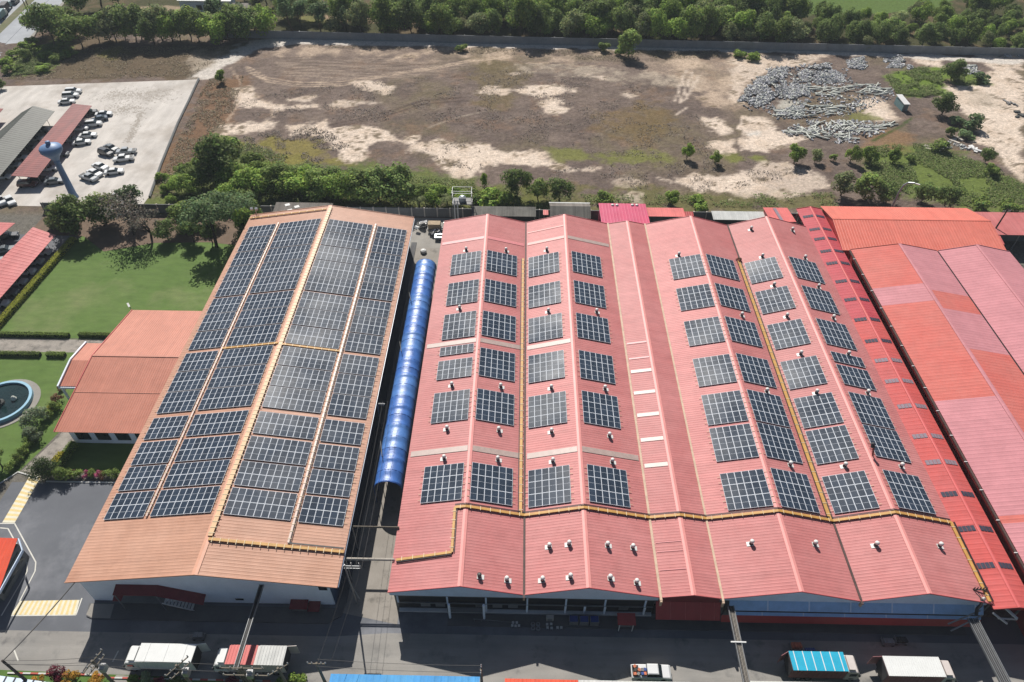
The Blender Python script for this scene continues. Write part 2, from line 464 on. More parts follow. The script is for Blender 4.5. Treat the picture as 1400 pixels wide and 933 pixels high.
sand, sand2, sandg, green, green2, dgreen = L3(232,214,196), L3(206,184,162), L3(190,176,158), L3(112,134,58), L3(126,128,72), L3(70,88,40)
# --- bands of the plot
region([(205,265),(215,230),(262,150),(285,105),(335,105),(322,150),(300,185),(296,215),(260,262)], L3(132,102,76), 3, 5, .8)
region([(200,285),(210,262),(260,225),(300,190),(350,200),(460,225),(640,245),(740,262),(760,290),(400,292)], L3(104,120,58), 3, 7, .8)
region([(330,195),(440,190),(470,225),(380,225)], L3(140,130,70), 2, 5, .8)
# olive strips in the middle
region(z3([(310,630),(430,635),(560,655),(700,640),(860,665),(850,700),(560,692),(330,680)]), green2, 1.5, 3.5, .9)
region(z3([(1040,650),(1210,655),(1244,690),(1080,690)]), green2, 1.2, 3)
region(z3([(450,480),(560,500),(700,440),(830,470),(860,560),(700,600),(560,560)]), L3(126,106,66), 3, 6, .6)
region(z3([(0,250),(90,250),(230,320),(180,420),(60,470),(0,420)]), L3(116,104,66), 3, 6, .5)
# scrub in front of the back wall
region([(420,262),(640,250),(800,262),(1140,262),(1150,290),(420,292)], L3(112,112,64), 2, 6, .7)
# the worked area with wheel marks
stre = ss(.38,.60,fbm(X*0.35,Y*3.2,2.4,3,.6))
region([(375,82),(470,78),(580,82),(650,88),(590,104),(520,110),(430,110),(385,100)], L3(172,154,138), 2, 4, .75, nn=.15+.75*stre)
region([(345,60),(430,58),(560,62),(740,62),(870,72),(1000,74),(1100,72),(1100,90),(1000,95),(900,88),(760,84),(620,80),(480,78),(380,78),(330,78)], sand2, 2, 5, .8, nn=.15+.75*ss(.42,.62,n1))
region([(860,82),(960,84),(1030,82),(1100,84),(1060,104),(1025,118),(1005,152),(960,140),(935,110),(880,98)], sand2, 2, 4, .8, nn=.35+.65*ss(.40,.58,n1))
region([(700,92),(780,90),(900,100),(960,112),(955,122),(860,112),(760,106)], sandg, 1.5, 4, .7, nn=.4+.6*ss(.4,.6,n2))
# pale patches
S = [(z2([(70,378),(130,375),(150,425),(210,440),(320,450),(420,440),(425,462),(240,470),(75,458)]),1),
 (z2([(5,545),(120,520),(255,515),(245,545),(110,568),(20,570)]),1),
 (z2([(290,540),(400,530),(450,520),(480,548),(620,540),(720,556),(760,595),(700,603),(640,622),(592,680),(540,690),(490,640),(440,582),(380,568),(310,578)]),1),
 (z2([(780,590),(835,590),(855,620),(900,622),(920,590),(965,612),(1060,622),(1150,622),(1240,640),(1244,700),(1140,712),(1060,752),(1000,748),(930,682),(880,655),(830,640)]),1),
 (z3([(0,612),(80,640),(290,650),(325,702),(230,706),(120,702),(40,712),(-10,735)]),1),
 (z3([(330,712),(520,718),(500,730),(430,742),(370,728)]),.8),
 (z3([(0,396),(60,370),(180,374),(250,362),(330,362),(430,380),(440,392),(260,412),(180,394),(60,400)]),1),
 (z3([(288,440),(330,420),(385,425),(375,455),(405,462),(370,482),(300,476)]),1),
 (z2([(560,345),(650,340),(760,380),(720,400),(640,392),(570,365)]),.9),
 (z2([(290,425),(405,415),(395,437)]),.8),(z2([(450,440),(530,425),(600,435),(710,430),(700,440),(540,452)]),.7),
 (z3([(155,310),(190,308),(188,320)]),.9),(z3([(480,318),(545,328),(540,336)]),.8),(z3([(620,395),(665,405),(650,420)]),.8),
 (z3([(960,495),(1020,500),(1100,550),(1060,580),(1000,560)]),1),(z3([(990,605),(1090,600),(1110,650),(1040,650)]),1),(z3([(1130,600),(1244,592),(1240,650),(1130,640)]),1),
 (z3([(780,762),(960,748),(1200,735),(1244,800),(1100,825),(950,815),(860,790)]),.95),
 (z3([(580,770),(640,750),(720,770),(640,790)]),.45),(z3([(600,830),(700,830),(690,860),(610,860)]),.6),
 (z4([(870,378),(960,362),(1100,335),(1115,300),(1050,240),(960,215),(1050,212),(1244,330),(1244,770),(1185,722),(1130,640),(1030,600),(1068,540),(980,480),(930,440)]),1),
 (z4([(735,232),(880,218),(905,250),(890,290),(800,272)]),1),
 (z4([(530,420),(620,420),(685,470),(692,512),(620,522),(550,470)]),1),
 (z4([(0,255),(150,235),(400,238),(300,285),(180,295),(60,350),(40,440),(0,430)]),.75),
 (z4([(50,492),(130,500),(215,562),(330,590),(200,622),(40,642),(60,580),(20,540)]),1),
 (z4([(0,745),(100,690),(235,690),(400,750),(420,800),(300,832),(150,842),(0,845)]),.7),
 (z4([(1020,260),(1244,300),(1244,215),(1100,215)]),.8)]
for pts, a in S:
    region(pts, sand, .9, 2.6, a)
lay(ss(.50,.62,n2)*ss(.30,.45,C[:,0])*.45, sand2)
lay(ss(.60,.66,n5)*ss(.46,.56,n6)*ss(.30,.40,C[:,0])*.85, L3(112,98,76))   # islands of dry scrub in the pale ground
# dirt track from the parking lot
region([(258,108),(290,109),(306,92),(332,77),(356,67),(388,63),(388,52),(350,54),(314,63),(286,78),(264,96)], L3(218,210,200), .8, 1.2)
region([(384,53),(700,58),(1100,66),(1400,82),(1400,88),(1100,73),(700,65),(384,60)], L3(220,212,202), .8, 1.5)
# greens on the right
region(z4([(650,325),(760,290),(890,292),(905,400),(830,415),(700,410)]), green, 1.2, 3, 1)
region(z4([(560,640),(700,610),(850,615),(1020,680),(1150,735),(1260,800),(1260,890),(1100,890),(900,872),(750,832),(650,782),(560,720)]), L3(110,126,62), 1.5, 4, .95)
region(z4([(480,480),(600,485),(640,512),(480,520)]), green2, 1, 3, .8)
region(z4([(900,300),(1020,300),(1100,360),(960,365)]), green, 1.2, 3, .9)
region(z4([(560,560),(700,560),(820,600),(720,650),(560,640)]), L3(150,118,88), 2, 4, .7)
region(z4([(200,430),(300,425),(310,452),(210,460)]), L3(196,192,180), 1, 2, .9)
region(z4([(60,560),(130,560),(125,580),(70,575)]), L3(226,222,214), 1, 1.5, .9)
region(z4([(1000,395),(1100,400),(1130,470),(1010,450)]), sandg, 2, 4, .6)
# left top strip
region([(0,110),(28,60),(110,40),(180,62),(330,62),(300,80),(262,106)], L3(106,92,70), 2, 5, .8)
region([(12,106),(30,70),(75,58),(105,72),(60,100)], L3(112,138,56), 1.2, 4, 1)
region([(130,64),(170,66),(165,80),(130,78)], L3(128,124,62), 1.5, 4, .8)
region([(262,72),(300,66),(290,92),(262,98)], sandg, 1.5, 3, .6)
# under and beyond the wood
far = ss(249.5,252,Y + .03*X)
lay(far, L3(78,78,50)); lay(far*ss(.5,.62,n1)*.8, L3(112,96,74))
region([(1060,14),(1080,-6),(1310,-8),(1300,10),(1250,18),(1120,20)], L3(98,120,62), 1, 3, 1)
region([(1000,-80),(1400,-80),(1400,-8),(1300,-4),(1060,-4)], L3(100,122,62), 2, 5, .9, nn=.55+.45*ss(.4,.6,n1))
region([(130,26),(172,20),(172,36),(130,34)], L3(96,120,60), .8, 2)
region([(150,10),(260,8),(270,18),(160,16)], L3(176,156,132), 1, 2, .8)
region([(440,20),(560,18),(560,30),(440,30)], L3(176,150,126), 1.5, 4, .8)
region([(380,24),(420,22),(470,30),(400,36)], L3(130,130,78), 1.5, 3, .8)
# wheel marks and foot paths
for off in (0, 5, 9):
    track(z2([(120,285+off*2),(200,330+off*2),(350,352+off*2),(520,348+off*2),(700,318+off),(900,288+off),(1080,253+off),(1244,238+off)]), .55, sand2, .9)
for off in (0, 12, 24, 36, 48, 60):
    track(z2([(230,250+off),(420,242+off),(620,258+off),(800,270+off)]), .5, L3(98,84,74), .5)
for off in (0, 14):
    track(z2([(470,533+off),(700,482+off),(860,430+off),(1050,415+off)]), .8, L3(82,66,60), .75)
track(z2([(890,545),(1010,500),(1100,480)]), .6, sandg, .6)
for a, b in (((850,430),(895,300)),((868,440),(922,310)),((888,430),(952,322)),((852,490),(900,460))):
    track(z3([a,b]), .7, sand, .9, .3)
for a, b in (((600,330),(860,420)),((640,330),(980,440))): track(z3([a,b]), .7, L3(92,80,70), .6)
track(z2([(45,290),(90,345),(98,375),(80,440),(30,520)]), .6, sand2, .8)
track(z2([(150,400),(215,450),(230,500)]), .5, sand2, .8)
track(z4([(600,600),(720,540),(770,500)]), 1.0, dgreen, .9)
for a in range(9):
    yy = 395+a*24
    track([(1180+a*3, yy*.3215+60), (1010+a*1, yy*.3215+62)], .3, sandg, .0)
# factory side of the boundary wall
lay(ss(-2,2,139.5-Y)*1.0, L3(120,116,108))
C *= (0.90+.2*n4)[:,None]

me = bpy.data.meshes.new('ground')
NY = len(ys)
idx = np.arange(NY*NX).reshape(NY,NX)
q = np.stack([idx[:-1,:-1],idx[:-1,1:],idx[1:,1:],idx[1:,:-1]],-1).reshape(-1,4)
Zg = np.where((Y > 142)&(Y < 246), (n1-.5)*.5+(n2-.5)*.25, 0.0)*ss(142,150,Y)*ss(246,238,Y)
lotp = [(-170,206),(-101,213.5),(-96,185),(-90,150),(-90,141),(-170,141)]
Zg = np.where(sdist(X,Y,lotp) > -4, 0, Zg)
co = np.stack([X,Y,Zg],-1)
me.vertices.add(len(co)); me.vertices.foreach_set('co', co.ravel())
me.loops.add(q.size); me.loops.foreach_set('vertex_index', q.ravel())
me.polygons.add(len(q)); me.polygons.foreach_set('loop_start', np.arange(0,q.size,4)); me.polygons.foreach_set('loop_total', np.full(len(q),4))
me.update(calc_edges=True)
at = me.color_attributes.new('soil','FLOAT_COLOR','POINT')
at.data.foreach_set('color', np.concatenate([C,np.ones((len(C),1))],1).astype(np.float32).ravel())
mt, n, b, o = _mat('soil')
a = n.nodes.new('ShaderNodeAttribute'); a.attribute_name = 'soil'; p = _pos(n)
k = _math(n,'MULTIPLY', _ramp(n,_noise(n,p,1.1,8,.75),.58,1.36), _ramp(n,_noise(n,p,4.0,4,.75),.72,1.26))
n.links.new(_scalecol(n,a.outputs['Color'],k), b.inputs['Base Color']); b.inputs['Roughness'].default_value = .95; b.inputs['Specular IOR Level'].default_value = .1
bp = n.nodes.new('ShaderNodeBump'); bp.inputs['Strength'].default_value = .6; bp.inputs['Distance'].default_value = .25
n.links.new(_noise(n,p,2.4,6,.7), bp.inputs['Height']); n.links.new(bp.outputs[0], b.inputs['Normal'])
me.materials.append(mt)
struct(link('ground', me))

# ---- laid surfaces
def surf(name, c, c2, scale=.25, fine=.08, rough=.9, extra=None, streak=None, bump=.2, spec=.25):
    mt, n, b, o = _mat(name); p = _pos(n)
    cc = _mix(n, _ramp(n,_noise(n,p,scale,6,.6),0,1,.32,.68), c, c2)
    if extra:
        c3, s3, a3, b3 = extra
        cc = _mix(n, _ramp(n,_noise(n,p,s3,6,.62),0,1,a3,b3), cc, c3)
    k = _ramp(n,_noise(n,p,6.0,4,.75),1-fine,1+fine)
    if streak: k = _math(n,'MULTIPLY',k,_ramp(n,_noise(n,_map(n,p,streak),1.0,4,.6),.86,1.14))
    n.links.new(_scalecol(n,cc,k), b.inputs['Base Color'])
    b.inputs['Roughness'].default_value = rough; b.inputs['Specular IOR Level'].default_value = spec
    bp = n.nodes.new('ShaderNodeBump'); bp.inputs['Strength'].default_value = bump; bp.inputs['Distance'].default_value = .04
    n.links.new(_noise(n,p,9.0,4,.7), bp.inputs['Height']); n.links.new(bp.outputs[0], b.inputs['Normal'])
surf('asphalt', lin(104,107,113), lin(118,121,127), .12, .07, extra=(lin(142,144,150),.09,.50,.68))
surf('road_worn', lin(148,146,142), lin(166,162,156), .2, .06, streak=(.06,.6,0), extra=(lin(112,112,112),.3,.56,.72))
surf('alley_concrete', lin(150,144,136), lin(166,160,152), .3, .07, extra=(lin(120,116,110),.5,.55,.7))
surf('yard_concrete', lin(168,164,156), lin(150,146,140), .3, .08)
surf('lot_concrete', lin(204,198,191), lin(218,212,205), .12, .07, streak=(.35,.08,0), extra=(lin(184,176,167),.07,.50,.66))
surf('highway_tar', lin(170,174,180), lin(182,186,190), .05, .03, streak=(.1,.1,0))
surf('median_soil', lin(122,116,92), lin(96,104,64), .4, .15)
surf('garden_path', lin(150,144,136), lin(176,168,158), .5, .12, extra=(lin(116,112,106),.7,.5,.68))
surf('lawn', lin(88,116,52), lin(104,128,66), .10, .10, extra=(lin(122,134,84),.06,.52,.68), streak=(.35,.9,0), bump=.5)
surf('verge_grass', lin(78,110,46), lin(96,126,60), .4, .15, bump=.5)
surf('apron_dark', lin(112,112,112), lin(96,96,98), .3, .08)
surf('bed_soil', lin(128,108,92), lin(110,94,80), .5, .2)
LV = {}
def sheet(name, pts, matname, lvl=1, z=None):
    """flat sheet, each level 4 mm above the one below"""
    b = MB(); zz = .004*lvl if z is None else z
    b.add([(x,y,zz) for x,y in pts], [tuple(range(len(pts)))])
    o = b.build(name, matname)
    me = o.data
    if len(me.polygons) and me.polygons[0].normal.z < 0: me.flip_normals()
    return struct(o)
sheet('asphalt_yard', [(-150,20),(90,20),(90,45),(-15,45),(-15,62),(-23,62),(-23,140),(-58,140),(-58,64.2),(-80,64.2),(-80,58),(-92,58),(-98,50),(-150,50)], 'asphalt', 1)
sheet('service_road', [(-150,34.6),(120,34.6),(120,41.4),(-17,41.2),(-24,40.6),(-150,40.6)], 'road_worn', 2)
sheet('alley', [(-24.3,44),(-15.8,42.4),(-15.8,140),(-24.3,140)], 'alley_concrete', 3)
sheet('back_yard', [(-58,128),(-6,128),(-6,139.8),(-58,139.8)], 'yard_concrete', 4)
sheet('parking_lot', [(-175,206.2)]+[(-101.5+.0*i,214.8) for i in (0,)]+[(-99.4,200),(-97.4,185),(-93.5,162),(-90.6,149),(-90.8,142.6),(-175,142.6)], 'lot_concrete', 2)
# highway, two carriageways and the planted strip between
hx = lambda t: (-165.2-.19*(t-208), t)
def strip(name, a, b_, mt, lvl):
    y0, y1 = 206, 640
    sheet(name, [(-164-.155*(y0-206)+a,y0),(-164-.155*(y0-206)+b_,y0),(-164-.155*(y1-206)+b_,y1),(-164-.155*(y1-206)+a,y1)], mt, lvl)
strip('highway', -40, -1.2, 'highway_tar', 2)
strip('median', -15.8, -12.6, 'median_soil', 4)
strip('roadside_path', -1.2, 0.0, 'yard_concrete', 3)
strip('road_marking', -7.3, -7.1, 'asphalt', 3)
# gardens
sheet('lawn', [(-103.5,97.2),(-74,97.2),(-58.6,97.2),(-58.6,131),(-99.2,131),(-100.9,127.6)], 'lawn', 2)
sheet('garden', [(-112,60),(-84.5,60),(-80,66),(-78,72),(-76,80),(-76,97.0),(-112,97.0)], 'lawn', 2)
sheet('garden_path', [(-112,93.4),(-75.8,93.4),(-75.8,96.9),(-112,96.9)], 'garden_path', 3)
sheet('footpath', [(-79.6,66.3),(-76.4,66.0),(-73.2,73),(-74.4,83),(-76.6,83),(-77.0,73.5)], 'garden_path', 4)
sheet('courtyard_lawn', [(-74.5,66.3),(-58.8,66.3),(-58.8,73),(-74.5,73)], 'lawn', 3)
sheet('tree_bed', [(-99,130.6),(-92,125),(-82,128.5),(-70,129.0),(-58.8,127.4),(-58.8,139.5),(-112,139.5),(-112,131)], 'bed_soil', 5)
sheet('carport_floor', [(-125,98),(-103.8,98),(-101.6,127.6),(-101.6,131),(-125,131)], 'asphalt', 2)
sheet('verge', [(-75,20),(75,20),(75,34.4),(-34.5,34.4),(-44,35.0),(-58.5,35.3),(-75,35.6)], 'verge_grass', 3)
sheet('verge_path', [(-54.2,20),(-50.2,20),(-48.6,35.0),(-51.0,35.1)], 'yard_concrete', 4)
# raised kerbed pavement round the tan factory
b = MB(); pav = [(-58.3,42.7),(-57.2,42.3),(-25.2,42.3),(-23.6,43.4),(-23.2,45.5),(-23.2,130),(-24.4,130),(-24.4,44.5),(-57.7,44.5),(-58.7,44.5)]
b.extrude([(x,y,.002) for x,y in pav], (0,0,.13)); struct(b.build('pavement', 'apron_dark'))
b = MB(); b.extrude([(x,y,.131) for x,y in [(-58.4,42.9),(-57.3,42.45),(-54.9,42.45),(-55.2,44.45),(-58.4,44.45)]], (0,0,.006)); struct(b.build('pavement_corner','yard_concrete'))
# pavement before the pink factory
b = MB(); b.box(-9,61,42.35,44.0,.002,.13); struct(b.build('loading_pavement', 'apron_dark'))
# kerbs
b = MB()
for p0,p1 in (((-80,66.1),(-76.2,65.0)),((-74.6,64.4),(-58.6,64.4)),((-84.6,60),(-80,66.1))):
    b.beam((*p0,.06),(*p1,.06),.22,.13)
struct(b.build('kerb','kerb_white'))
b = MB()
for i in range(34):
    x = -65+i*1.0; b.box(x,x+.995,34.95 if x < -52 else 34.62,35.15 if x < -52 else 34.80,.0,.15, i%2)
struct(b.build('striped_kerb',['kerb_white','kerb_red']))
# painted crossings: cream and yellow bars
def crossing(a, b_, c, d, nb, name):
    m_ = MB(); A,B,Cc,D = [Vector((x,y,.022)) for x,y in (a,b_,c,d)]
    for i in range(nb):
        t0,t1 = i/nb,(i+1)/nb
        m_.add([A.lerp(D,t0),B.lerp(Cc,t0),B.lerp(Cc,t1),A.lerp(D,t1)],[(0,1,2,3)], i%2)
    o = m_.build(name,['paint_cream','paint_yellow'])
    if o.data.polygons[0].normal.z < 0: o.data.flip_normals()
    struct(o)
crossing((-77.8,66.2),(-75.9,65.4),(-75.7,56.9),(-77.6,56.9), 23, 'pedestrian_crossing')
crossing((-68.7,42.7),(-68.5,44.7),(-60.3,45.0),(-59.9,42.9), 25, 'pedestrian_crossing')
b = MB()
def stripe(pts, wd=.16):
    for p0,p1 in zip(pts[:-1],pts[1:]): 
        a0=Vector((*p0,.018)); a1=Vector((*p1,.018)); d=(a1-a0).normalized(); s=Vector((-d.y,d.x,0))*wd/2
        b.add([a0-s,a1-s,a1+s,a0+s],[(0,1,2,3)])
for pts in ([(20,716),(49,769),(48,781),(27,822)],[(0,716),(20,716)],[(0,722),(11,723),(27,752)],[(27,757),(37,770),(37,782),(2,842)],[(112,818),(104,841),(15,842)],[(19,888),(25,904)],[(162,890),(154,905)]):
    stripe([P(x,y)[:2] for x,y in pts])
o = b.build('road_marking','paint_white')
for pl in o.data.polygons: pass
struct(o)
# dry cracks of dark weeds across the lot
b = MB()
plain('lot_stain', lin(174,166,156), .95, .2, 2.0)
for i in range(2200):
    t = rng.random(); k = rng.integers(0,4)
    cx,cy,sx,sy = [(-121,203,4,2.2),(-111,203.5,3,2.6),(-113.0,183,1.0,11),(-115.5,194.0,3.0,2.0)][k]
    if k == 2: yy = cy+(t-.5)*18; xx = -108.5-.18*(yy-183)+rng.normal()*.6
    else: xx = cx+rng.normal()*sx; yy = cy+rng.normal()*sy
    s = .08+.28*rng.random()**2; a_ = rng.random()*3
    b.add([(xx+s*math.cos(a_+j*1.047)*(.6+.6*rng.random()),yy+s*math.sin(a_+j*1.047)*(.6+.6*rng.random()),0.0125+.000004*i) for j in range(6)],[(0,1,2,3,4,5)])
struct(b.build('ground_stain','lot_stain'))
# ================================================================== buildings
def gable(parent, x0, xr, x1, z0, zr, z1, y0, y1, mats, capmat, bl=(), br=(), rib=0.42, capw=.34, trim=None, y0r=None):
    b = MB()
    b.ribbed((x0,y0,z0),(x0,y1,z0),(xr,y0,zr),(xr,y1,zr), rib, bands=bl)
    b.ribbed((xr,y0,zr),(xr,y1,zr),(x1,y0,z1),(x1,y1,z1), rib, bands=br)
    r = b.build('roof', mats, parent)
    c = MB(); k = .10
    sl_, sr_ = (zr-z0)/(xr-x0), (zr-z1)/(x1-xr)
    for sx, s in ((-1,sl_),(1,sr_)):
        q = [(xr,y0-.02,zr+k),(xr,y1+.02,zr+k),(xr+sx*capw,y1+.02,zr+k-s*capw),(xr+sx*capw,y0-.02,zr+k-s*capw)]
        c.extrude(q if sx > 0 else q[::-1], (0,0,-.03))
    c.build('ridge_cap', capmat, r)
    if trim:
        for yy in (y0-.05, y1+.05):
            t = MB(); t.beam((x0,yy,z0+.0),(xr,yy,zr+.0),.07,.22); t.beam((xr,yy,zr),(x1,yy,z1),.07,.22)
            t.build('gable_trim', trim, r)
    return r
def patch(x0,z0,x1,z1,xa,xb,ya,yb,dz=.075,b=None,mi=0,th=.02):
    k = (z1-z0)/(x1-x0); f = lambda x: z0+k*(x-x0)+dz
    b = b or MB()
    b.extrude([(xa,ya,f(xa)),(xb,ya,f(xb)),(xb,yb,f(xb)),(xa,yb,f(xa))],(0,0,-th),mi)
    return b

# ---------------------------------------------------------------- tan factory
AX0, AXR, AX1, AZ0, AZR, AZ1, AY0, AY1 = -58.2, -40.5, -22.85, 8.0, 10.72, 8.0, 43.5, 128.1
fa = thing('factory_building','tan ribbed metal roof factory with white walls and long solar rows','factory',(AXR,86,0))
gable(fa, AX0,AXR,AX1,AZ0,AZR,AZ1,AY0,AY1,['tan_roof'],'ridge_tan',rib=.47,trim='ridge_tan',capw=.4)
b = MB()
zt = lambda x: AZ0+(AZR-AZ0)*(1-abs(x-AXR)/17.7)-.09
prof = [(-57.6,0),(-24.5,0),(-24.5,zt(-24.5)),(AXR,zt(AXR)),(-57.6,zt(-57.6))]
b.extrude([(x,44.55,z) for x,z in prof],(0,82.6,0)); b.build('wall','white_wall',fa)
b = MB(); b.box(-24.49,-24.35,44.7,127,5.0,7.6); b.box(-24.49,-24.38,44.7,127,0,4.99,0); b.build('side_cladding','blue_cladding',fa)
b = MB(); b.box(-23.0,-22.72,43.6,128,7.62,7.86); b.build('gutter','blue_cladding',fa)
b = MB()
b.extrude([(-52.9,43.2,5.25),(-47.3,43.2,5.25),(-47.3,44.54,5.6),(-52.9,44.54,5.6)],(0,0,.10))
b.extrude([(-47.3,43.2,5.25),(-41.6,43.2,2.9),(-41.6,44.54,3.25),(-47.3,44.54,5.6)],(0,0,.10))
cn = b.build('canopy','maroon',fa)
for x in (-52.8,-47.3):
    b = MB(); b.box(x,x+.1,43.25,43.35,.13,5.25); b.build('canopy_post','steel_grey',cn)
b = MB()
for i in range(13): b.box(-47.0+i*.38,-46.66+i*.38,43.35,44.5,2.9-i*.22,2.98-i*.22)
b.beam((-47.2,43.3,3.05),(-42.0,43.3,.25),.07,.25); b.build('staircase','white_paint',fa)
b = MB(); b.box(-52.8,-47.0,43.35,44.54,2.86,2.98); b.build('landing','grey_wall',fa)
b = MB(); b.extrude([(-54.2,43.7,2.5),(-51.6,43.7,2.5),(-51.6,44.54,2.8),(-54.2,44.54,2.8)],(0,0,.08)); b.build('porch_roof','maroon',fa)
for x0,x1,z0,z1 in ((-37.9,-36.8,1.9,2.3),(-53.6,-52.3,.9,3.1),(-49.6,-48.7,3.0,5.0),(-25.9,-24.8,5.2,7.0)):
    b = MB(); b.box(x0,x1,44.48,44.6,z0,z1); b.build('window' if z0 > 1 else 'door','dark_glass',fa)
b = MB(); b.extrude([(-30.3,43.3,2.0),(-27.9,43.3,2.0),(-27.9,44.54,2.3),(-30.3,44.54,2.3)],(0,0,.08))
b.extrude([(-27.9,43.2,1.6),(-26.3,43.2,1.6),(-26.3,44.54,1.9),(-27.9,44.54,1.9)],(0,0,.06)); b.build('lean_to_roof','maroon',fa)
b = MB(); b.box(-30.2,-26.4,43.5,44.54,.13,1.55); b.build('lean_to_wall','grey_wall',fa)

# ---------------------------------------------------------------- pink factory, five gables
V = [-16.45,1.26,18.95,26.95,44.8,61.62]; RX = [-6.95,9.5,23.1,36.5,52.6]; RZ = [9.0,9.25,7.8,9.28,9.42]
BY0, BY1, VZ = 43.5, 128.2, 7.0
fb = thing('factory_building','pink ribbed metal roof factory of five joined gables with ventilators','factory',(20,86,0))
def slope(bay, side):
    i = bay-1
    return (V[i],VZ,RX[i],RZ[i]) if side == 'L' else (RX[i],RZ[i],V[i+1],VZ)
roofs = []
for i in range(5):
    r = gable(fb, V[i],RX[i],V[i+1],VZ,RZ[i],VZ,BY0,BY1,['pink_roof','pink_roof_pale'],'ridge_pink',trim='trim_pink',
              bl=[((55-BY0)/(BY1-BY0),0),(2,1)] if i in (1,3) else (), rib=.44)
    roofs.append(r)
def skylight(bay, side, ya, yb, mat, xa=None, xb=None):
    s = slope(bay, side); xs = sorted((s[0],s[2]))
    patch(*s, xs[0]+.35 if xa is None else xa, xs[1]-.4 if xb is None else xb, ya, yb).build('skylight', mat, roofs[bay-1])
for bay in (1,2):
    for sd in 'LR':
        skylight(bay, sd, 65.1, 66.1, 'skylight_grey')
for bay,sd in ((1,'L'),(1,'R'),(2,'L')): skylight(bay, sd, 88.7, 89.7, 'skylight_grey')
skylight(1,'L',119.4,120.3,'skylight_rose'); skylight(1,'R',119.4,120.3,'skylight_rose')
skylight(2,'L',119.7,120.6,'ridge_pink'); skylight(2,'R',119.6,120.6,'skylight_grey'); skylight(2,'L',124.0,124.3,'ridge_pink')
for y in (74.1,69.1,64.2): skylight(3,'L',y-.36,y+.36,'skylight_white')
for y in (83.8,78.9): skylight(3,'L',y-.34,y+.34,'skylight_white')
for y in (90.7,86.9): skylight(3,'L',y-.2,y+.2,'skylight_rose')
for y in (51.3,49.9,47.2): skylight(3,'L',y-.05,y+.05,'skylight_rose')
for i,(x,mt,w0) in enumerate(((V[1],'gutter_dark',.28),(V[2],'gutter_cream',.34),(V[3],'gutter_cream',.30),(V[4],'gutter_dark',.30))):
    b = MB(); b.box(x-w0/2,x+w0/2,BY0-.5,BY1+.2,VZ+.02,VZ+.14); g = b.build('valley_gutter',mt,fb)
    if i in (1,2): 
        b = MB(); b.box(x-.14,x+.14,BY0-.7,BY0-.45,6.0,VZ+.1); b.build('downpipe','gutter_cream',g)
    if i in (0,3):
        b = MB(); b.box(x-.13,x+.13,BY0-.4,BY0-.1,6.2,VZ+.0); b.build('downpipe','gutter_cream',g)
b = MB(); b.box(-16.0,61.4,44.30,127.6,.0,6.85); b.build('wall','grey_wall',fb)
def fascia(bays, zb, mt, y=43.9):
    for i in bays:
        b = MB(); x0,x1 = V[i]+.02,V[i+1]-.02
        b.extrude([(x0,y,zb),(x1,y,zb),(x1,y,VZ-.1),(RX[i],y,RZ[i]-.1),(x0,y,VZ-.1)],(0,.12,0)); b.build('gable_wall',mt,fb)
fascia((0,1),5.35,'sky_tint_blue'); fascia((2,),4.9,'maroon'); fascia((3,4),5.7,'sky_tint_blue')
# loading front under the two left gables
b = MB(); b.box(-15.6,18.6,44.18,44.29,1.3,5.3); b.build('loading_opening','dark_opening',fb)
for z,h in ((3.30,.16),(5.28,.10)):
    b = MB(); b.box(-15.6,18.6,43.88,44.02,z-h/2,z+h/2); b.build('beam','steel_grey',fb)
b = MB(); b.box(-15.6,18.6,43.72,44.28,1.02,1.28); b.build('dock_edge','white_paint' ,fb)
b = MB(); b.box(-15.6,18.6,43.80,44.25,.13,1.0); b.build('dock_wall','grey_wall',fb)
for x in (-15.5,-8.9,-3.75,1.75,6.9,12.1,17.4):
    b = MB(); b.box(x-.11,x+.11,43.86,44.05,3.38,5.25); b.build('column','sky_tint_blue',fb)
for x in (-3.75,1.75,6.9,9.5,12.2,17.5):
    b = MB(); b.box(x-.13,x+.13,43.84,44.07,1.3,3.2); b.build('column','white_wall',fb)
for x0 in (-12.6,-10.6,-5.2,-2.9,-.8,14.1):
    b = MB(); b.box(x0,x0+1.3,44.12,44.17,1.9,2.9); b.build('inner_window','steel_grey',fb)
b = MB(); b.box(-8.9,-4.1,43.1,43.75,2.5,2.6)
for i in range(24): b.box(-8.9+i*.2,-8.86+i*.2,43.1,43.14,2.6,3.3)
b.box(-8.9,-4.1,43.1,43.15,3.3,3.36); b.build('balcony','steel_grey',fb)
for x in (-8.6,-4.0):
    b = MB(); b.tube((x,43.0,.13),(x,43.0,4.9),.17,.17,8); b.build('column','white_wall',fb)
b = MB(); b.box(-15.5,-5.5,42.5,43.78,.14,1.0); b.build('dock_platform','apron_dark',fb)
b = MB()
for i in range(7): b.box(-5.3+i*.95,-4.4+i*.95,42.55,43.6,.9-i*.13,.98-i*.13)
b.beam((-5.4,42.5,1.9),(1.4,42.5,.9),.06,.08); b.beam((-5.4,42.5,1.0),(1.4,42.5,.2),.06,.18)
for i in range(8): b.box(-5.3+i*.9,-5.26+i*.9,42.48,42.52,.9-i*.1,1.9-i*.13)
b.build('staircase','steel_grey',fb)
b = MB(); b.box(-17.2,-15.65,42.45,52,.0,.35); b.box(-17.1,-15.7,42.5,43.6,.35,.95); b.build('plinth','concrete_pale',fb)
# narrow middle gable
b = MB(); b.extrude([(18.7,42.3,3.2),(27.2,42.3,3.2),(27.2,43.95,4.95),(18.7,43.95,4.95)],(0,0,.08)); aw = b.build('awning','red_awning',fb)
b = MB()
for x in (20.6,22.6,24.6,26.4): b.beam((x,42.3,3.31),(x,43.95,5.06),.05,.03)
b.build('seam','salmon_roof',aw)
b = MB(); b.box(18.7,27.2,44.1,44.28,.13,3.6); b.build('loading_opening','dark_opening',fb)
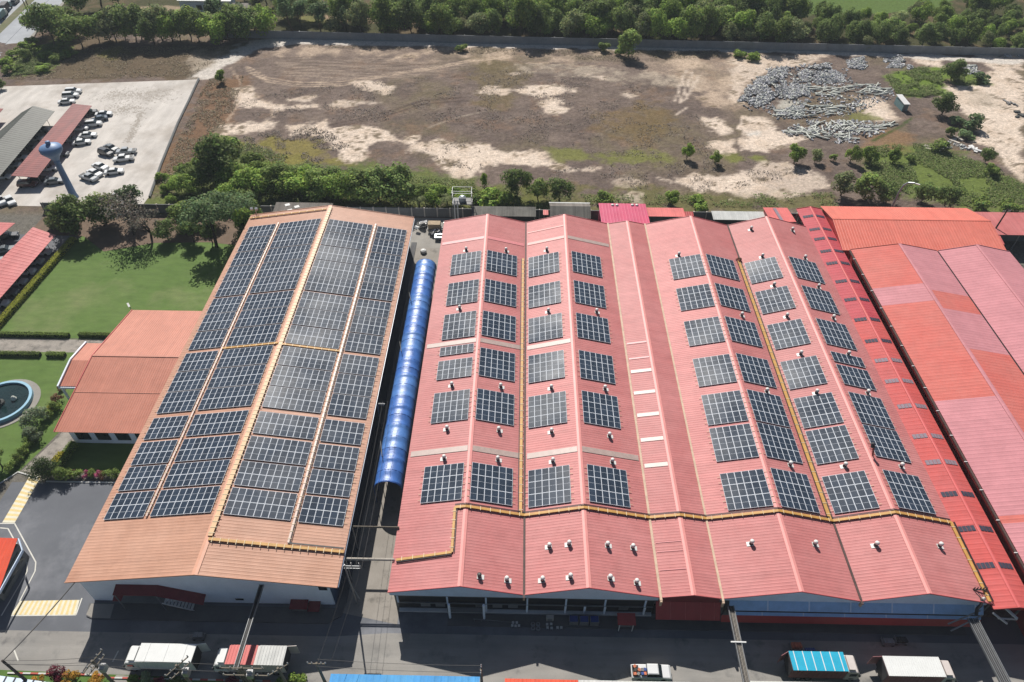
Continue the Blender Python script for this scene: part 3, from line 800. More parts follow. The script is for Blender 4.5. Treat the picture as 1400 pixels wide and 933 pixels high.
# right gables: two blue awnings over a red one
b = MB(); b.extrude([(28.2,43.0,4.75),(61.3,43.0,4.75),(61.3,43.95,5.75),(28.2,43.95,5.75)],(0,0,.06)); aw = b.build('awning','awning_blue',fb)
b = MB()
for i in range(6): b.beam((33.2+i*5.4,43.0,4.85),(33.2+i*5.4,43.95,5.85),.18,.03)
b.build('seam','sky_tint_blue',aw)
b = MB(); b.box(28.2,61.3,42.98,43.2,4.45,4.72); b.build('awning_gap_shade','dark_opening',fb)  # black bar painted in as the shaded gap between the awnings
b = MB(); b.extrude([(28.6,42.70,4.0),(61.2,42.70,4.0),(61.2,43.2,4.4),(28.6,43.2,4.4)],(0,0,.05)); aw = b.build('awning','awning_blue',fb)
b = MB()
for i in range(6): b.beam((32.6+i*5.4,42.70,4.09),(32.6+i*5.4,43.2,4.49),.14,.03)
b.build('seam','sky_tint_blue',aw)
b = MB(); b.extrude([(27.3,42.22,3.0),(61.2,42.22,3.0),(61.2,42.69,4.0),(27.3,42.69,4.0)],(0,0,.05)); b.build('awning','red_awning',fb)
b = MB(); b.box(28.2,61.3,43.95,44.28,.13,4.6); b.build('loading_wall','grey_wall',fb)
for x0,x1 in ((41,45.5),(53.5,56.0)):
    b = MB(); b.box(x0,x1,43.88,43.94,.13,2.4); b.build('loading_opening','dark_opening',fb)
# rust marks near the back valley
for px,py,s in ((1008,320,.8),(1015,341,.35),(1012,332,.25)):
    x,y,z = onplane(px,py,*slope(5 if px > 1010 else 4,'L' if px > 1010 else 'R'))
# ---------------------------------------------------------------- red passage roof beside it
sp = thing('passage_roof','narrow crimson ribbed roof with dark skylight bands beside the pink factory','roof',(64.4,88,0))
SX0,SXR,SX1,SZ0,SZR,SZ1,SY0,SY1 = 61.5,64.45,66.95,6.93,7.55,7.05,42.8,135.2
r = gable(sp,SX0,SXR,SX1,SZ0,SZR,SZ1,SY0,SY1,['crimson_roof','crimson_roof_back'],'ridge_crimson',bl=[(.60,0),(2,1)],br=[(.60,0),(2,1)],rib=.75,trim='crimson_roof',capw=.2)
for i,y in enumerate((48.7,54.3,60.0,65.7,70.7,76.9,82.5,87.4,92.3,98.0,103.7,109.2,115.0,119.1,123.4,126.9,131.8)):
    dark = i < 3 or i > 7
    for s,xa,xb in (((SX0,SZ0,SXR,SZR),SX0+.5,SXR-.35),((SXR,SZR,SX1,SZ1),SXR+.3,SX1-.25)):
        b = MB(); n_ = 4; wd = (xb-xa)/n_
        for j in range(n_): patch(*s, xa+j*wd+.03, xa+(j+1)*wd-.03, y-.42, y+.42, b=b)
        b.build('skylight','skylight_dark' if dark else 'skylight_blue',r)
b = MB(); b.box(62.0,66.8,43.2,134.8,5.9,6.9); b.build('wall','red_awning',sp)
b = MB()
for y in range(44,135,6):
    for x in (62.1,66.7): b.box(x-.1,x+.1,y-.1,y+.1,0,5.9)
b.build('post','steel_grey',sp)
# wing seen at its left behind the pink roof
wg = thing('back_shed','low pink shed roof with a grey skylight behind the pink factory','shed',(58.5,136,0))
b = MB(); b.ribbed((55.9,133.0,5.0),(61.5,133.0,5.0),(55.9,139.9,4.2),(61.5,139.9,4.2),.6); r = b.build('roof','salmon_roof',wg)
b = MB(); b.extrude([(58.0,133.4,5.03),(58.7,133.4,5.03),(58.7,139.4,4.34),(58.0,139.4,4.34)],(0,0,.05)); b.build('skylight','skylight_blue',r)
b = MB(); b.box(56.2,61.3,133.2,139.6,0,4.15); b.build('wall','red_awning',wg)
# ---------------------------------------------------------------- right hand sheds
fc = thing('factory_building','red roofed shed patched with mauve sheets right of the crimson passage','factory',(76.8,80,0))
CY0,CY1 = 36.0,118.2; fr = lambda y: (y-CY0)/(CY1-CY0)
gable(fc,67.5,76.9,85.0,8.4,10.0,8.4,CY0,CY1,['red_roof','mauve_roof'],'mauve_roof',
      bl=[(fr(54.5),1),(fr(55.5),0),(fr(77.2),1),(fr(100.6),0),(fr(105.7),1),(2,0)],
      br=[(fr(87.9),0),(fr(98.4),1),(fr(103.8),0),(2,1)],rib=.7,trim='red_roof')
b = MB(); b.box(67.9,84.8,CY0+.4,CY1-.4,0,8.25); b.build('wall','red_awning',fc)
b = MB(); b.box(67.22,67.48,CY0,CY1,8.05,8.3); g = b.build('gutter','gutter_dark',fc)
b = MB()
for y in range(40,118,5): b.box(67.0,67.45,y,y+.12,8.3,8.42)
b.build('gutter_bracket','white_paint',g)
fd = thing('factory_building','mauve roofed shed at the right edge of the compound','factory',(92.5,80,0))
gable(fd,85.3,92.5,99.8,8.4,10.0,8.4,60.0,118.2,['mauve_roof','red_roof'],'mauve_roof',bl=[((84.2-60)/58.2,1),(2,0)],rib=.7,trim='mauve_roof')
b = MB(); b.box(85.5,99.5,60.4,117.8,0,8.25); b.build('wall','red_awning',fd)
b = MB(); b.box(85.0,85.29,60,118.2,8.15,8.32); b.build('gutter','cable_black',fd)
fe = thing('factory_building','long red gabled shed lying across the back of the compound','factory',(83,127,0))
b = MB()
b.ribbed((66.6,119.3,7.4),(100.4,119.3,7.4),(67.2,129.1,8.5),(101.0,129.2,8.5),.6,h=.03)
b.ribbed((67.2,129.1,8.5),(101.0,129.2,8.5),(66.9,135.8,7.4),(99.4,135.8,7.4),.6,h=.03)
r = b.build('roof','red_roof_cross',fe)
b = MB(); b.beam((67.2,129.1,8.53),(101.0,129.2,8.53),.3,.06); b.build('ridge_cap','red_roof_cross',r)
b = MB(); b.extrude([(66.9,120,0),(66.9,135,0),(67.3,135,7.3),(67.3,129.1,8.35),(66.9,120,7.3)],(32.2,0,0)); b.build('wall','red_awning',fe)
ff = thing('back_shed','pale pink low shed roof at the far right edge','shed',(109,134,0))
b = MB(); b.ribbed((100.5,130.0,4.4),(124,130.0,4.4),(100.5,138.2,4.9),(124,138.2,4.9),.6); b.build('roof','carport_pink',ff)
b = MB(); b.ribbed((99.8,127.3,3.8),(105.4,127.3,3.8),(99.8,129.95,4.3),(105.4,129.95,4.3),.6); b.build('porch_roof','salmon_roof',ff)
b = MB(); b.box(106,123.6,134,138,0,4.3); b.build('wall','grey_wall',ff)
b = MB()
for x in (101,104.9,110,116): b.box(x-.1,x+.1,130.3,130.5,0,4.3)
b.build('post','steel_grey',ff)
# ---------------------------------------------------------------- garden office
hs = thing('office_building','small orange roofed office beside the lawn and fountain','office',(-66,86,0))
b = MB()
b.ribbed((-74.6,70.9,4.4),(-59.5,70.9,4.4),(-74.4,86.3,6.5),(-59.0,86.3,6.5),.4,h=.03)
b.ribbed((-74.4,86.3,6.5),(-59.0,86.3,6.5),(-74.3,101.0,4.2),(-59.0,101.0,4.2),.4,h=.03)
r = b.build('roof','house_roof',hs)
b = MB(); b.box(-74.5,-59,86.1,86.5,6.5,6.58); b.box(-74.6,-59.4,78.55,78.63,5.40,5.52); b.build('ridge_cap','house_roof',r)
b = MB(); b.beam((-74.6,70.9,4.42),(-74.45,86.3,6.52),.12,.25); b.beam((-74.45,86.3,6.52),(-74.3,101,4.22),.12,.25); b.build('gable_trim','salmon_roof',r)
b = MB()
b.ribbed((-79.0,81.3,3.9),(-74.6,81.3,3.9),(-79.0,86.6,4.9),(-74.6,86.6,4.9),.4,h=.03)
b.ribbed((-79.0,86.6,4.9),(-74.6,86.6,4.9),(-79.2,92.0,3.9),(-74.6,92.0,3.9),.4,h=.03)
r = b.build('porch_roof','house_roof',hs)
b = MB(); b.beam((-79.1,81.1,4.0),(-79.1,86.6,5.0),.28,.4); b.beam((-79.1,86.6,5.0),(-79.25,92.1,4.0),.28,.4); b.build('fascia','white_wall',r)
b = MB(); b.box(-79.2,-75.0,81.1,81.35,3.4,3.8); b.build('beam','white_wall',hs)
for x,y in ((-78.9,81.5),(-75.6,81.5),(-78.9,91.6)):
    b = MB(); b.box(x-.15,x+.15,y-.15,y+.15,0,3.5); b.build('column','white_wall',hs)
b = MB(); b.box(-73.6,-59.8,72.2,100.2,0,4.15); b.build('wall','white_wall',hs)
for i in range(4):
    b = MB(); b.box(-72.6+i*3.3,-70.4+i*3.3,72.1,72.19,1.0,2.9); b.build('window','dark_glass',hs)
b = MB(); b.box(-73.7,-73.61,77.5,80.8,.9,3.0); b.build('window','dark_glass',hs)
# guard house and roof at the lower left
gh = thing('guard_house','small guard house with bright orange roof beside the white kerb lines','guard house',(-72.5,48.5,0))
b = MB(); b.ribbed((-80,52.0,4.3),(-70.75,52.0,4.0),(-80,44.0,4.3),(-69.3,44.0,3.7),.5,h=.03); r = b.build('roof','orange_roof',gh)
b = MB(); b.beam((-70.65,52.0,3.85),(-69.2,50.2,3.8),.1,.4); b.beam((-69.2,50.2,3.75),(-69.2,44.0,3.6),.12,.45); b.build('fascia','sky_tint_blue',r)
b = MB(); b.box(-80,-70.6,44.6,51.4,0,3.55); b.build('wall','grey_wall',gh)
b = MB(); b.box(-70.62,-70.52,45.2,50.6,.9,2.8); b.build('window','dark_glass',gh)
gr = thing('shelter_roof','blue grey sheet roof with dark ribs in the lower left corner','shelter',(-62,31,0))
b = MB(); b.extrude([(-78,26,3.2),(-50,26,3.2),(-56,32.8,3.0),(-63.9,33.6,3.0),(-78,35.0,3.0)],(0,0,.1)); r = b.build('roof','sky_tint_blue',gr)
b = MB()
for i in range(16): b.beam((-76+i*1.2,26.2,3.34),(-76+i*1.2,34.75-.105*i-.1,3.14),.16,.08)
b.build('rib','steel_dark',r)
for x in (-77,-70,-63): 
    b = MB(); b.box(x-.08,x+.08,32.4,32.6,0,3.0); b.build('post','steel_grey',gr)
# roofs cut by the bottom edge
def bottom_shelter(name,label,x0,x1,y1,z,mt,rib=.5,dz=.35):
    t = thing(name,label,'shelter',((x0+x1)/2,y1-3,0))
    b = MB(); b.ribbed((x0,y1-7,z+dz),(x1,y1-7,z+dz),(x0,y1,z),(x1,y1,z),rib); b.build('roof',mt,t)
    for x in (x0+.4,x1-.4):
        b = MB(); b.box(x-.08,x+.08,y1-.6,y1-.44,0,z-.05); b.build('post','steel_grey',t)
roofing('sheet_blue_roof', lin(58,146,216), fade=lin(84,168,224), along='Y', streak=.1)
bottom_shelter('shelter_roof','bright blue sheet shelter roof at the bottom edge, left of the orange one',-22.6,-4.1,34.45,3.5,'sheet_blue_roof',.85,.15)
bottom_shelter('shelter_roof','orange sheet shelter roof between the blue and white ones at the bottom',-1.0,8.05,34.3,3.5,'orange_roof')
bottom_shelter('shelter_roof','narrow white shelter roof under the white pickup',8.1,22.0,34.3,3.5,'white_sheet')
bottom_shelter('shelter_roof','white and orange shelter roof below the cyan truck',28.9,45.2,34.6,3.5,'white_sheet')
# ---------------------------------------------------------------- service row behind the factories
def back_shed(label,x0,x1,y0,y1,z0,z1,mt,wall='steel_dark',name='back_shed',rib=.5):
    t = thing(name,label,'shed',((x0+x1)/2,(y0+y1)/2,0))
    b = MB(); b.ribbed((x0,y0,z0),(x1,y0,z0),(x0,y1,z1),(x1,y1,z1),rib); r = b.build('roof',mt,t)
    b = MB(); b.box(x0+.3,x1-.3,y1-1.6,y1-.3,0,min(z0,z1)-.12); b.build('wall',wall,t)
    for x in (x0+.3,x1-.3):
        b = MB(); b.box(x-.08,x+.08,y0+.3,y0+.46,0,min(z0,z1)-.12); b.build('post','steel_grey',t)
    return t, r
t,r = back_shed('weathered grey sheet shed behind the tan factory ridge',-56.4,-43.2,134.5,139.1,3.7,4.3,'old_roof')
b = MB()
for x,y in ((-53.6,138.2),(-51.3,137.6),(-52.6,136.3),(-49.2,136.6)): b.obox((x,y,4.28-.13*(139.1-y)+.08),(1.1,.8,.03),.5,0,rx=.13)
b.build('roof_panel','white_sheet',r)
t,_ = back_shed('long low grey sheet shed behind the first pink gable',-11.2,3.6,136.9,140.2,2.8,3.3,'grey_sheet')
t,r = back_shed('dark grey gabled shed with pale ridge behind the second pink gable',6.8,16.2,136.4,139.6,2.8,4.0,'grey_sheet')
b = MB(); b.ribbed((6.8,139.6,4.0),(16.2,139.6,4.0),(6.8,142.4,3.0),(16.2,142.4,3.0),.5); b.build('back_slope','old_roof',r)
b = MB(); b.box(6.7,16.3,142.2,142.6,3.02,3.14); b.build('ridge_cap','white_sheet',r)
t,r = back_shed('bright magenta roofed shed with two white ventilators behind the narrow gable',18.0,28.75,131.2,139.8,5.2,4.8,'magenta_roof','magenta_roof',rib=.7)
t,_ = back_shed('salmon sheet roof beside the magenta shed',29.1,37.5,135.6,139.5,4.2,4.0,'salmon_roof','grey_wall')
t,_ = back_shed('small dark red lean-to by the salmon roof',37.7,39.8,136.0,139.0,3.0,3.4,'red_awning','dark_opening')
t,_ = back_shed('sagging white sheet shed behind the rightmost pink gables',44.2,56.3,136.6,139.7,2.9,3.2,'white_sheet','dark_opening')
t,_ = back_shed('tiny salmon roof beside the grey gabled shed',5.3,6.5,138.0,139.9,2.6,2.7,'salmon_roof','dark_opening')
# boundary wall behind the row
bw = thing('boundary_wall','stained concrete wall running behind the factories','wall',(0,140.6,0))
b = MB(); b.box(-113,66,140.5,140.7,0,2.3); b.build('panel','grey_wall',bw)
for i in range(60):
    b = MB(); x = -112.5+i*3.0; b.box(x-.12,x+.12,140.42,140.78,0,2.4); b.build('pillar','concrete_pale',bw)
# long wall along the wood
lw = thing('perimeter_wall','long grey precast concrete wall in front of the wood','wall',(30,247,0))
def wl(x): return 249.6-.030*(x+106)
b = MB()
for i in range(70):
    x0 = -108+i*4.4; b.beam((x0,wl(x0),1.3),(x0+4.38,wl(x0+4.38),1.3),.16,2.6)
b.build('panel','precast',lw)
for i in range(70):
    x0 = -108+i*4.4; b = MB(); b.obox((x0,wl(x0),1.36),(.24,.32,2.72)); b.build('pillar','steel_grey',lw)
# low kerb wall round the parking lot
kw = thing('edge_wall','low rough concrete edge wall round the parking lot','wall',(-95,180,0))
b = MB(); b.path([(-101.3,214.8,.25),(-99.2,200,.25),(-97.2,185,.25),(-93.3,162,.25),(-90.3,147,.25)],.3,5); b.build('edge','grey_wall',kw)
# far white house among the trees
fh = thing('far_house','white roofed house half hidden by trees at the top left','house',P(290,14,0))
x,y,_ = P(290,14,0)
b = MB(); b.ribbed((x-11,y-3,4.2),(x+9,y-3,4.2),(x-11,y+3,5.2),(x+9,y+3,5.2),.6); b.build('roof','white_sheet',fh)
b = MB(); b.box(x-10.5,x+8.6,y-2.6,y+2.6,0,4.1); b.build('wall','white_wall',fh)
for i in range(4):
    b = MB(); b.box(x-9+i*4.6,x-7+i*4.6,y-2.7,y-2.61,.9,2.6); b.build('window','dark_glass',fh)
fh = thing('far_hut','dark hut with a pale tin roof beside the white roofed house','hut',P(332,20,0))
x,y,_ = P(332,20,0)
b = MB(); b.ribbed((x-3.6,y-2,3.0),(x+3.6,y-2,3.0),(x-3.6,y+2,3.4),(x+3.6,y+2,3.4),.5); b.build('roof','old_roof',fh)
b = MB(); b.box(x-3.3,x+3.3,y-1.8,y+1.8,0,2.9); b.build('wall','dark_opening',fh)
# car park canopies
def carport(name,label,pts,ridge,mt,zpost,nposts):
    """pts: four roof corners (A near-left, B near-right, C far-right, D far-left) ; ridge: optional two ridge points"""
    A,B,Cc,D = [Vector(q) for q in pts]; c = (A+B+Cc+D)/4
    t = thing(name,label,'carport',(c.x,c.y,0)); b = MB()
    if ridge:
        R0,R1 = map(Vector,ridge); b.ribbed(A,D,R0,R1,1.0,h=.03); b.ribbed(R0,R1,B,Cc,1.0,h=.03)
    else: b.ribbed(A,D,B,Cc,1.0,h=.03)
    b.build('roof',mt,t)
    for i in range(nposts):
        f = (i+.3)/nposts
        for p0,p1,g in ((A,D,.12),(B,Cc,.88)):
            q = A.lerp(D,f).lerp(B.lerp(Cc,f),g); b = MB(); b.tube((q.x,q.y,0),(q.x,q.y,q.z-.08),.07,.07,6); b.build('post','steel_grey',t)
    return t
carport('carport_canopy','grey green gabled car park canopy left of the red canopy',[(-141,146,2.9),(-127.4,146,2.9),(-131.3,185.9,3.0),(-140.3,185.2,2.9)],[(-134.9,146,4.0),(-137.4,187.0,4.0)],'carport_grey',3,8)
carport('carport_canopy','weathered red car park canopy behind the water tower',[(-124.9,150.9,3.2),(-118.6,150.9,2.8),(-122.7,190.0,2.8),(-128.2,190.3,3.2)],None,'carport_red',3,8)
carport('carport_canopy','dark red canopy corner at the left edge of the parking lot',[(-160,160,3.2),(-143.5,163,2.8),(-146.8,187.5,2.8),(-160,187,3.2)],None,'carport_red',3,5)
carport('carport_canopy','pink tiled canopy over parked cars beside the yellow hedge',[(-110.5,98,3.2),(-103.1,98,2.9),(-102.3,126.9,2.9),(-108.5,129.4,3.2)],None,'carport_pink',3,7)
carport('carport_canopy','pink canopy corner at the left edge above the other pink canopy',[(-122,118,3.2),(-115.2,121,2.9),(-113.6,131.3,2.9),(-122,131.3,3.2)],None,'carport_pink',3,4)
# garden shed of the waste ground
sh = thing('site_hut','small teal hut with a white lean-to roof beside the concrete debris','hut',(112.4,201,0))
b = MB(); b.extrude([(111.6,198.6,2.2),(113.4,198.6,2.2),(112.9,204.2,2.7),(111.1,204.2,2.7)],(0,0,.1)); b.build('roof','white_paint',sh)
b = MB(); b.extrude([(111.7,198.9,0),(113.2,198.9,0),(112.8,203.9,0),(111.3,203.9,0)],(0,0,2.15)); b.build('wall','teal_panel',sh)
b = MB(); b.box(112.0,112.8,198.82,198.88,.1,1.9); b.build('door','steel_grey',sh)
# ================================================================== solar arrays
def panel_mesh(w_, l_, name):
    """one module: aluminium frame, dark cells in two halves with a pale seam"""
    b = MB(); f = .041; t = .035
    b.box(-w_/2, w_/2, -l_/2, l_/2, 0, t, 0)
    x0,x1,y0,y1 = -w_/2+f, w_/2-f, -l_/2+f, l_/2-f; g = .014
    for a,c in ((y0,-g),(g,y1)):
        b.add([(x0,a,t+.003),(x1,a,t+.003),(x1,c,t+.003),(x0,c,t+.003)],[(0,1,2,3)],1)
    me = bpy.data.meshes.new(name); me.from_pydata(b.v,[],b.f)
    me.materials.append(M['aluminium']); me.materials.append(M['solar_cell']); me.polygons.foreach_set('material_index', b.m); me.update()
    return me
RAILS = {}
def rail_mesh(L):
    k = round(L,2)
    if k not in RAILS:
        b = MB(); b.box(-L/2,L/2,-.022,.022,-.05,0)
        me = bpy.data.meshes.new('mounting_rail'); me.from_pydata(b.v,[],b.f); me.materials.append(M['tray_tie']); me.update(); RAILS[k] = me
    return RAILS[k]
def array(label, group, s, xa, xb, ya, yb, nc, nr, pm, overhang=.42):
    """array on slope s=(x0,z0,x1,z1) between xa..xb and ya..yb"""
    k = (s[3]-s[1])/(s[2]-s[0]); ang = math.atan(k); cx,cy = (xa+xb)/2,(ya+yb)/2
    z = s[1]+k*(cx-s[0])+.17/math.cos(ang)
    t = bpy.data.objects.new('solar_array',None); col.objects.link(t); t.empty_display_size = .3
    t.location = (cx,cy,z); t.rotation_euler = (0,-ang,0); tag(t,label,'solar array',group)
    Wd = (xb-xa)/math.cos(ang); L = yb-ya; pw_,pl_ = Wd/nc, L/nr
    kk = (round(pw_,3),round(pl_,2))
    if kk not in PMS: PMS[kk] = panel_mesh(pw_-.018,pl_-.018,'solar_panel')
    pm = PMS[kk]
    for r in range(nr):
        for f in (.26,.74):
            o = bpy.data.objects.new('mounting_rail',rail_mesh(Wd+2*overhang)); col.objects.link(o); o.parent = t
            o.location = (0,-L/2+(r+f)*pl_,0)
    for r in range(nr):
        for c in range(nc):
            o = bpy.data.objects.new('solar_panel',pm); col.objects.link(o); o.parent = t
            o.location = (-Wd/2+(c+.5)*pw_, -L/2+(r+.5)*pl_, 0)
    return t
PMS = {}
pmA = pmB = None
rowsA = [(119.0,123.2),(114.35,118.75),(109.65,114.05),(104.9,109.4),(100.3,104.75),(95.45,99.8),(90.85,95.25),(86.1,90.55),(80.95,85.25),(76.35,80.7),(71.75,76.15),(66.55,70.8),(61.75,66.0),(57.25,61.4),(52.55,56.85)][::-1]
for i,(ya,yb) in enumerate(rowsA):
    o_ = ORD[i]
    array(f'narrow solar array, {o_} row from the road, along the left eave of the tan roof','solar arrays on the tan roof',(AX0,AZ0,AXR,AZR),-57.0,-51.15,ya,yb,6,2,pmA,.55)
    array(f'wide solar array, {o_} row from the road, left of the tan ridge tray','solar arrays on the tan roof',(AX0,AZ0,AXR,AZR),-50.2,-41.4,ya,yb,9,2,pmA,.25)
    array(f'wide solar array, {o_} row from the road, right of the tan ridge tray','solar arrays on the tan roof',(AXR,AZR,AX1,AZ1),-39.65,-30.8,ya-.2,yb-.2,9,2,pmA,.25)
    array(f'narrow solar array, {o_} row from the road, along the right eave of the tan roof','solar arrays on the tan roof',(AXR,AZR,AX1,AZ1),-29.75,-23.75,ya-.3,yb-.3,6,2,pmA,.5)
BAYN = {1:'leftmost',2:'second',4:'fourth',5:'rightmost'}
rows6 = [(56.3,62.8),(70.9,77.5),(80.2,86.9),(90.0,96.6),(99.3,105.9),(108.6,115.1)]
BROWS = {'1L':[(56.48,62.83,3),(71.16,77.51,3),(80.5,84.88,2),(86.17,88.26,1),(90.2,96.88,3),(99.47,106.03,3),(108.58,115.18,3)],
 '1R':[(56.46,62.93,3),(71.17,77.67,3),(80.64,87.25,3),(90.42,96.91,3),(99.65,106.14,3),(108.88,115.37,3)],
 '2L':[(56.4,62.81,3),(70.92,77.49,3),(80.57,87.02,3),(90.33,96.69,3),(99.68,106.0,3),(108.91,115.26,3)],
 '2R':[(56.4,62.8,3),(70.73,77.45,3),(80.27,86.83,3),(90.06,96.52,3),(99.43,105.93,3),(108.66,115.25,3)],
 '4L':[(56.14,62.39,3),(64.61,70.98,3),(71.61,77.93,3),(79.86,86.31,3),(89.51,95.92,3),(98.93,105.31,3),(108.17,114.65,3)],
 '4R':[(56.1,62.7,3),(64.72,71.34,3),(71.72,78.26,3),(80.12,86.66,3),(89.79,96.15,3),(99.23,105.7,3),(108.45,114.9,3)],
 '5L':[(56.3,62.6,3),(64.84,71.21,3),(71.8,78.06,3),(80.11,86.51,3),(89.61,95.96,3),(99.03,105.36,3),(107.96,114.48,3)],
 '5R':[(56.2,62.66,3),(65.11,71.2,3),(71.53,78.02,3),(79.76,84.32,2),(85.02,87.39,1),(89.26,95.91,3),(98.71,105.28,3),(107.7,114.37,3)]}
BX = {'1L':(-13.6,-7.7),'1R':(-6.5,-.5),'2L':(1.8,7.83),'2R':(10.38,16.3),'4L':(30.05,36.07),'4R':(37.23,43.07),'5L':(45.3,51.0),'5R':(53.55,59.4)}
for key,L in BROWS.items():
    bay = int(key[0]); sd = 'left' if key[1] == 'L' else 'right'
    for i,(ya,yb,nr) in enumerate(L):
        kind = {3:'square solar array',2:'two-row solar array',1:'single-row solar array'}[nr]
        array(f'{kind}, {ORD[i]} from the road, {sd} slope of the {BAYN[bay]} pink gable','solar arrays on the pink roof',slope(bay,key[1]),*BX[key],ya,yb,6,nr,pmB,.45)
# ================================================================== ventilators
def vent_parts(open_top=False):
    b = MB(); b.box(-.75,.45,-.42,.42,.05,.09); pl = b
    n_ = MB(); n_.lathe([(.36,.05),(.33,.25),(.33,.66)],n=12)
    d = MB()
    if open_top: d.lathe([(.36,.60),(.38,.72),(.34,.80)],n=14)
    else: d.lathe([(.30,.64),(.37,.68),(.385,.82),(.33,.98),(.20,1.06),(.05,1.09)],n=14)
    return pl,n_,d
def vmesh(b,name,mt,smooth=True):
    me = bpy.data.meshes.new(name); me.from_pydata(b.v,[],b.f); me.materials.append(M[mt])
    if smooth: me.polygons.foreach_set('use_smooth',[True]*len(b.f))
    me.update(); return me
a_,b_,c_ = vent_parts(); VM = [('base_plate',vmesh(a_,'base_plate','vent_white',False)),('neck',vmesh(b_,'neck','vent_neck')),('turbine_head',vmesh(c_,'turbine_head','vent_white'))]
_,_,c_ = vent_parts(True); OPENHEAD = vmesh(c_,'turbine_head','vent_neck')
VENTS = [(637.5,343),(691.9,344),(747.5,343),(628.5,422.9),(749.7,427),(815.6,427.6),(617.9,528),(684.7,529.8),(753.7,531.7),(827,532.6),
(611.3,587.6),(682,589.4),(754,591.4),(833,597),(607.4,628),(680.7,629.5),(755.8,631.8),(836.9,632.6),(751,748.3),(778,745),(830.4,746.5),
(655.6,789),(693,794),(741.8,794),(779.8,790),(834,791.5),(865,749.7),(870,797.5),(1026.8,744),(1113.5,745),
(1026.7,314.5),(1083,316),(927.8,350),(1042,352),(1100.3,354),(1057.8,391.3),(1118.7,393.7),(1013.9,432.3),(1075.5,433.6),(1138.9,436),(1094.4,485),(1047.8,536.3),(1115.9,538),(1159.4,485.5),
(1079.8,636.5),(1154.4,638),(1185.7,538.5),(1231.6,638.7),(1197,746.3),(1284,747.5)]
pl = []
for px,py in VENTS:
    best = None
    for bay in (1,2,4,5):
        for sd in 'LR':
            s = slope(bay,sd); q = onplane(px,py,*s); lo,hi = sorted((s[0],s[2]))
            if lo-.05 <= q[0] <= hi+.05: best = best or (bay,sd,q)
    if best: pl.append((best,(px,py)))
seq = {}
for (bay,sd,q),pp in sorted(pl,key=lambda t:(t[0][0],t[0][1],t[0][2][1])):
    seq.setdefault((bay,sd),[]).append((q,pp))
for (bay,sd),L in seq.items():
    s = slope(bay,sd); ang = math.atan((s[3]-s[1])/(s[2]-s[0]))
    for i,(q,pp) in enumerate(L):
        op = pp[0] == 655.6
        lb = 'open topped roof ventilator near the front edge of the leftmost pink gable' if op else f"white roof ventilator, {ORD[i]} from the road, {'left' if sd=='L' else 'right'} slope of the {BAYN[bay]} pink gable"
        t = thing('roof_ventilator',lb,'ventilator',(q[0],q[1],q[2]),0,'ventilators on the pink roof')
        t.scale = (.80,.80,.88)
        for nm,me in VM:
            o = bpy.data.objects.new(nm, OPENHEAD if (op and nm == 'turbine_head') else me); col.objects.link(o); o.parent = t
            if nm == 'base_plate':
                o.rotation_euler = (0,-ang,0 if sd == 'L' else 0)
                if sd == 'R': o.scale = (-1,1,1); o.rotation_euler = (0,-ang,0)
for px,z,k in ((840,5.03,1),(867,5.03,2)):                      # pair boxes on the magenta roof
    x,y,_ = P(px,285,z+.0)
    t = thing('roof_ventilator',f"twin white ventilators on the magenta roof, {'left' if k==1 else 'right'} pair",'ventilator',(x,y,z),0,'ventilators on the magenta roof')
    for dx in (-.5,.5):
        for nm,me in VM[1:]:
            o = bpy.data.objects.new(nm,me); col.objects.link(o); o.parent = t; o.location = (dx,0,0)
x,y,z = onplane(1193,624,*slope(5,'R'))
t = thing('chimney_pipe','rusty capped chimney pipe beside the ridge of the rightmost pink gable','chimney',(x,y,z))
b = MB(); b.tube((x,y,z),(x-.3,y+.4,z+1.7),.14,.14,8); b.build('pipe','rust_stain',t)
b = MB(); b.tube((x-.35,y+.45,z+1.6),(x-.5,y+.75,z+2.2),.36,.22,8); b.build('cap','steel_dark',t)
# ================================================================== cable trays
def tray(label, runs, wd, mt, h=.14, lift=.22, tie=1.5, tiew=.5, cable=None, name='cable_tray', tiemat='tray_tie'):
    """runs: list of polylines already on the roof surface"""
    x,y,z = runs[0][0]
    t = thing(name,label,'cable tray',(x,y,z))
    b = MB(); tm = MB(); cb = MB(); ties = []
    for pts in runs:
        for p,q in zip(pts[:-1],pts[1:]):
            p = Vector(p)+Vector((0,0,lift)); q = Vector(q)+Vector((0,0,lift)); d = q-p; L = d.length; d.normalize()
            b.beam(p,q,wd,h)
            sd = d.cross(Vector((0,0,1))).normalized()
            if cable: 
                for c_ in cable: cb.beam(p+sd*c_+Vector((0,0,.02)),q+sd*c_+Vector((0,0,.02)),.08,.08)
            n_ = int(L/tie)
            for i in range(n_):
                c = p+d*((i+.5)*L/max(n_,1))+Vector((0,0,h/2+.02)); ties.append((c-sd*(wd/2+tiew*.4),c+sd*(wd/2+tiew)))
    b.build('tray_cover',mt,t)
    if cable: cb.build('cable','cable_black',t)
    if ties:
        if len(ties) <= 100:
            for p,q in ties:
                m_ = MB(); m_.beam(p,q,.07,.05); m_.build('bracket',tiemat,t)
        else:
            m_ = MB()
            for p,q in ties: m_.beam(p,q,.07,.05)
            stuff(m_.build('bracket',tiemat,t))
    return t
def on(s, x, y): return (x, y, s[1]+(s[3]-s[1])/(s[2]-s[0])*(x-s[0]))
AL,AR_ = (AX0,AZ0,AXR,AZR),(AXR,AZR,AX1,AZ1)
tray('wide cream tray along the ridge of the tan roof',[[on(AR_,-40.25,48.9),on(AR_,-40.25,127.4)]],.62,'tray_cream',tie=.85,tiew=.22,lift=.2)
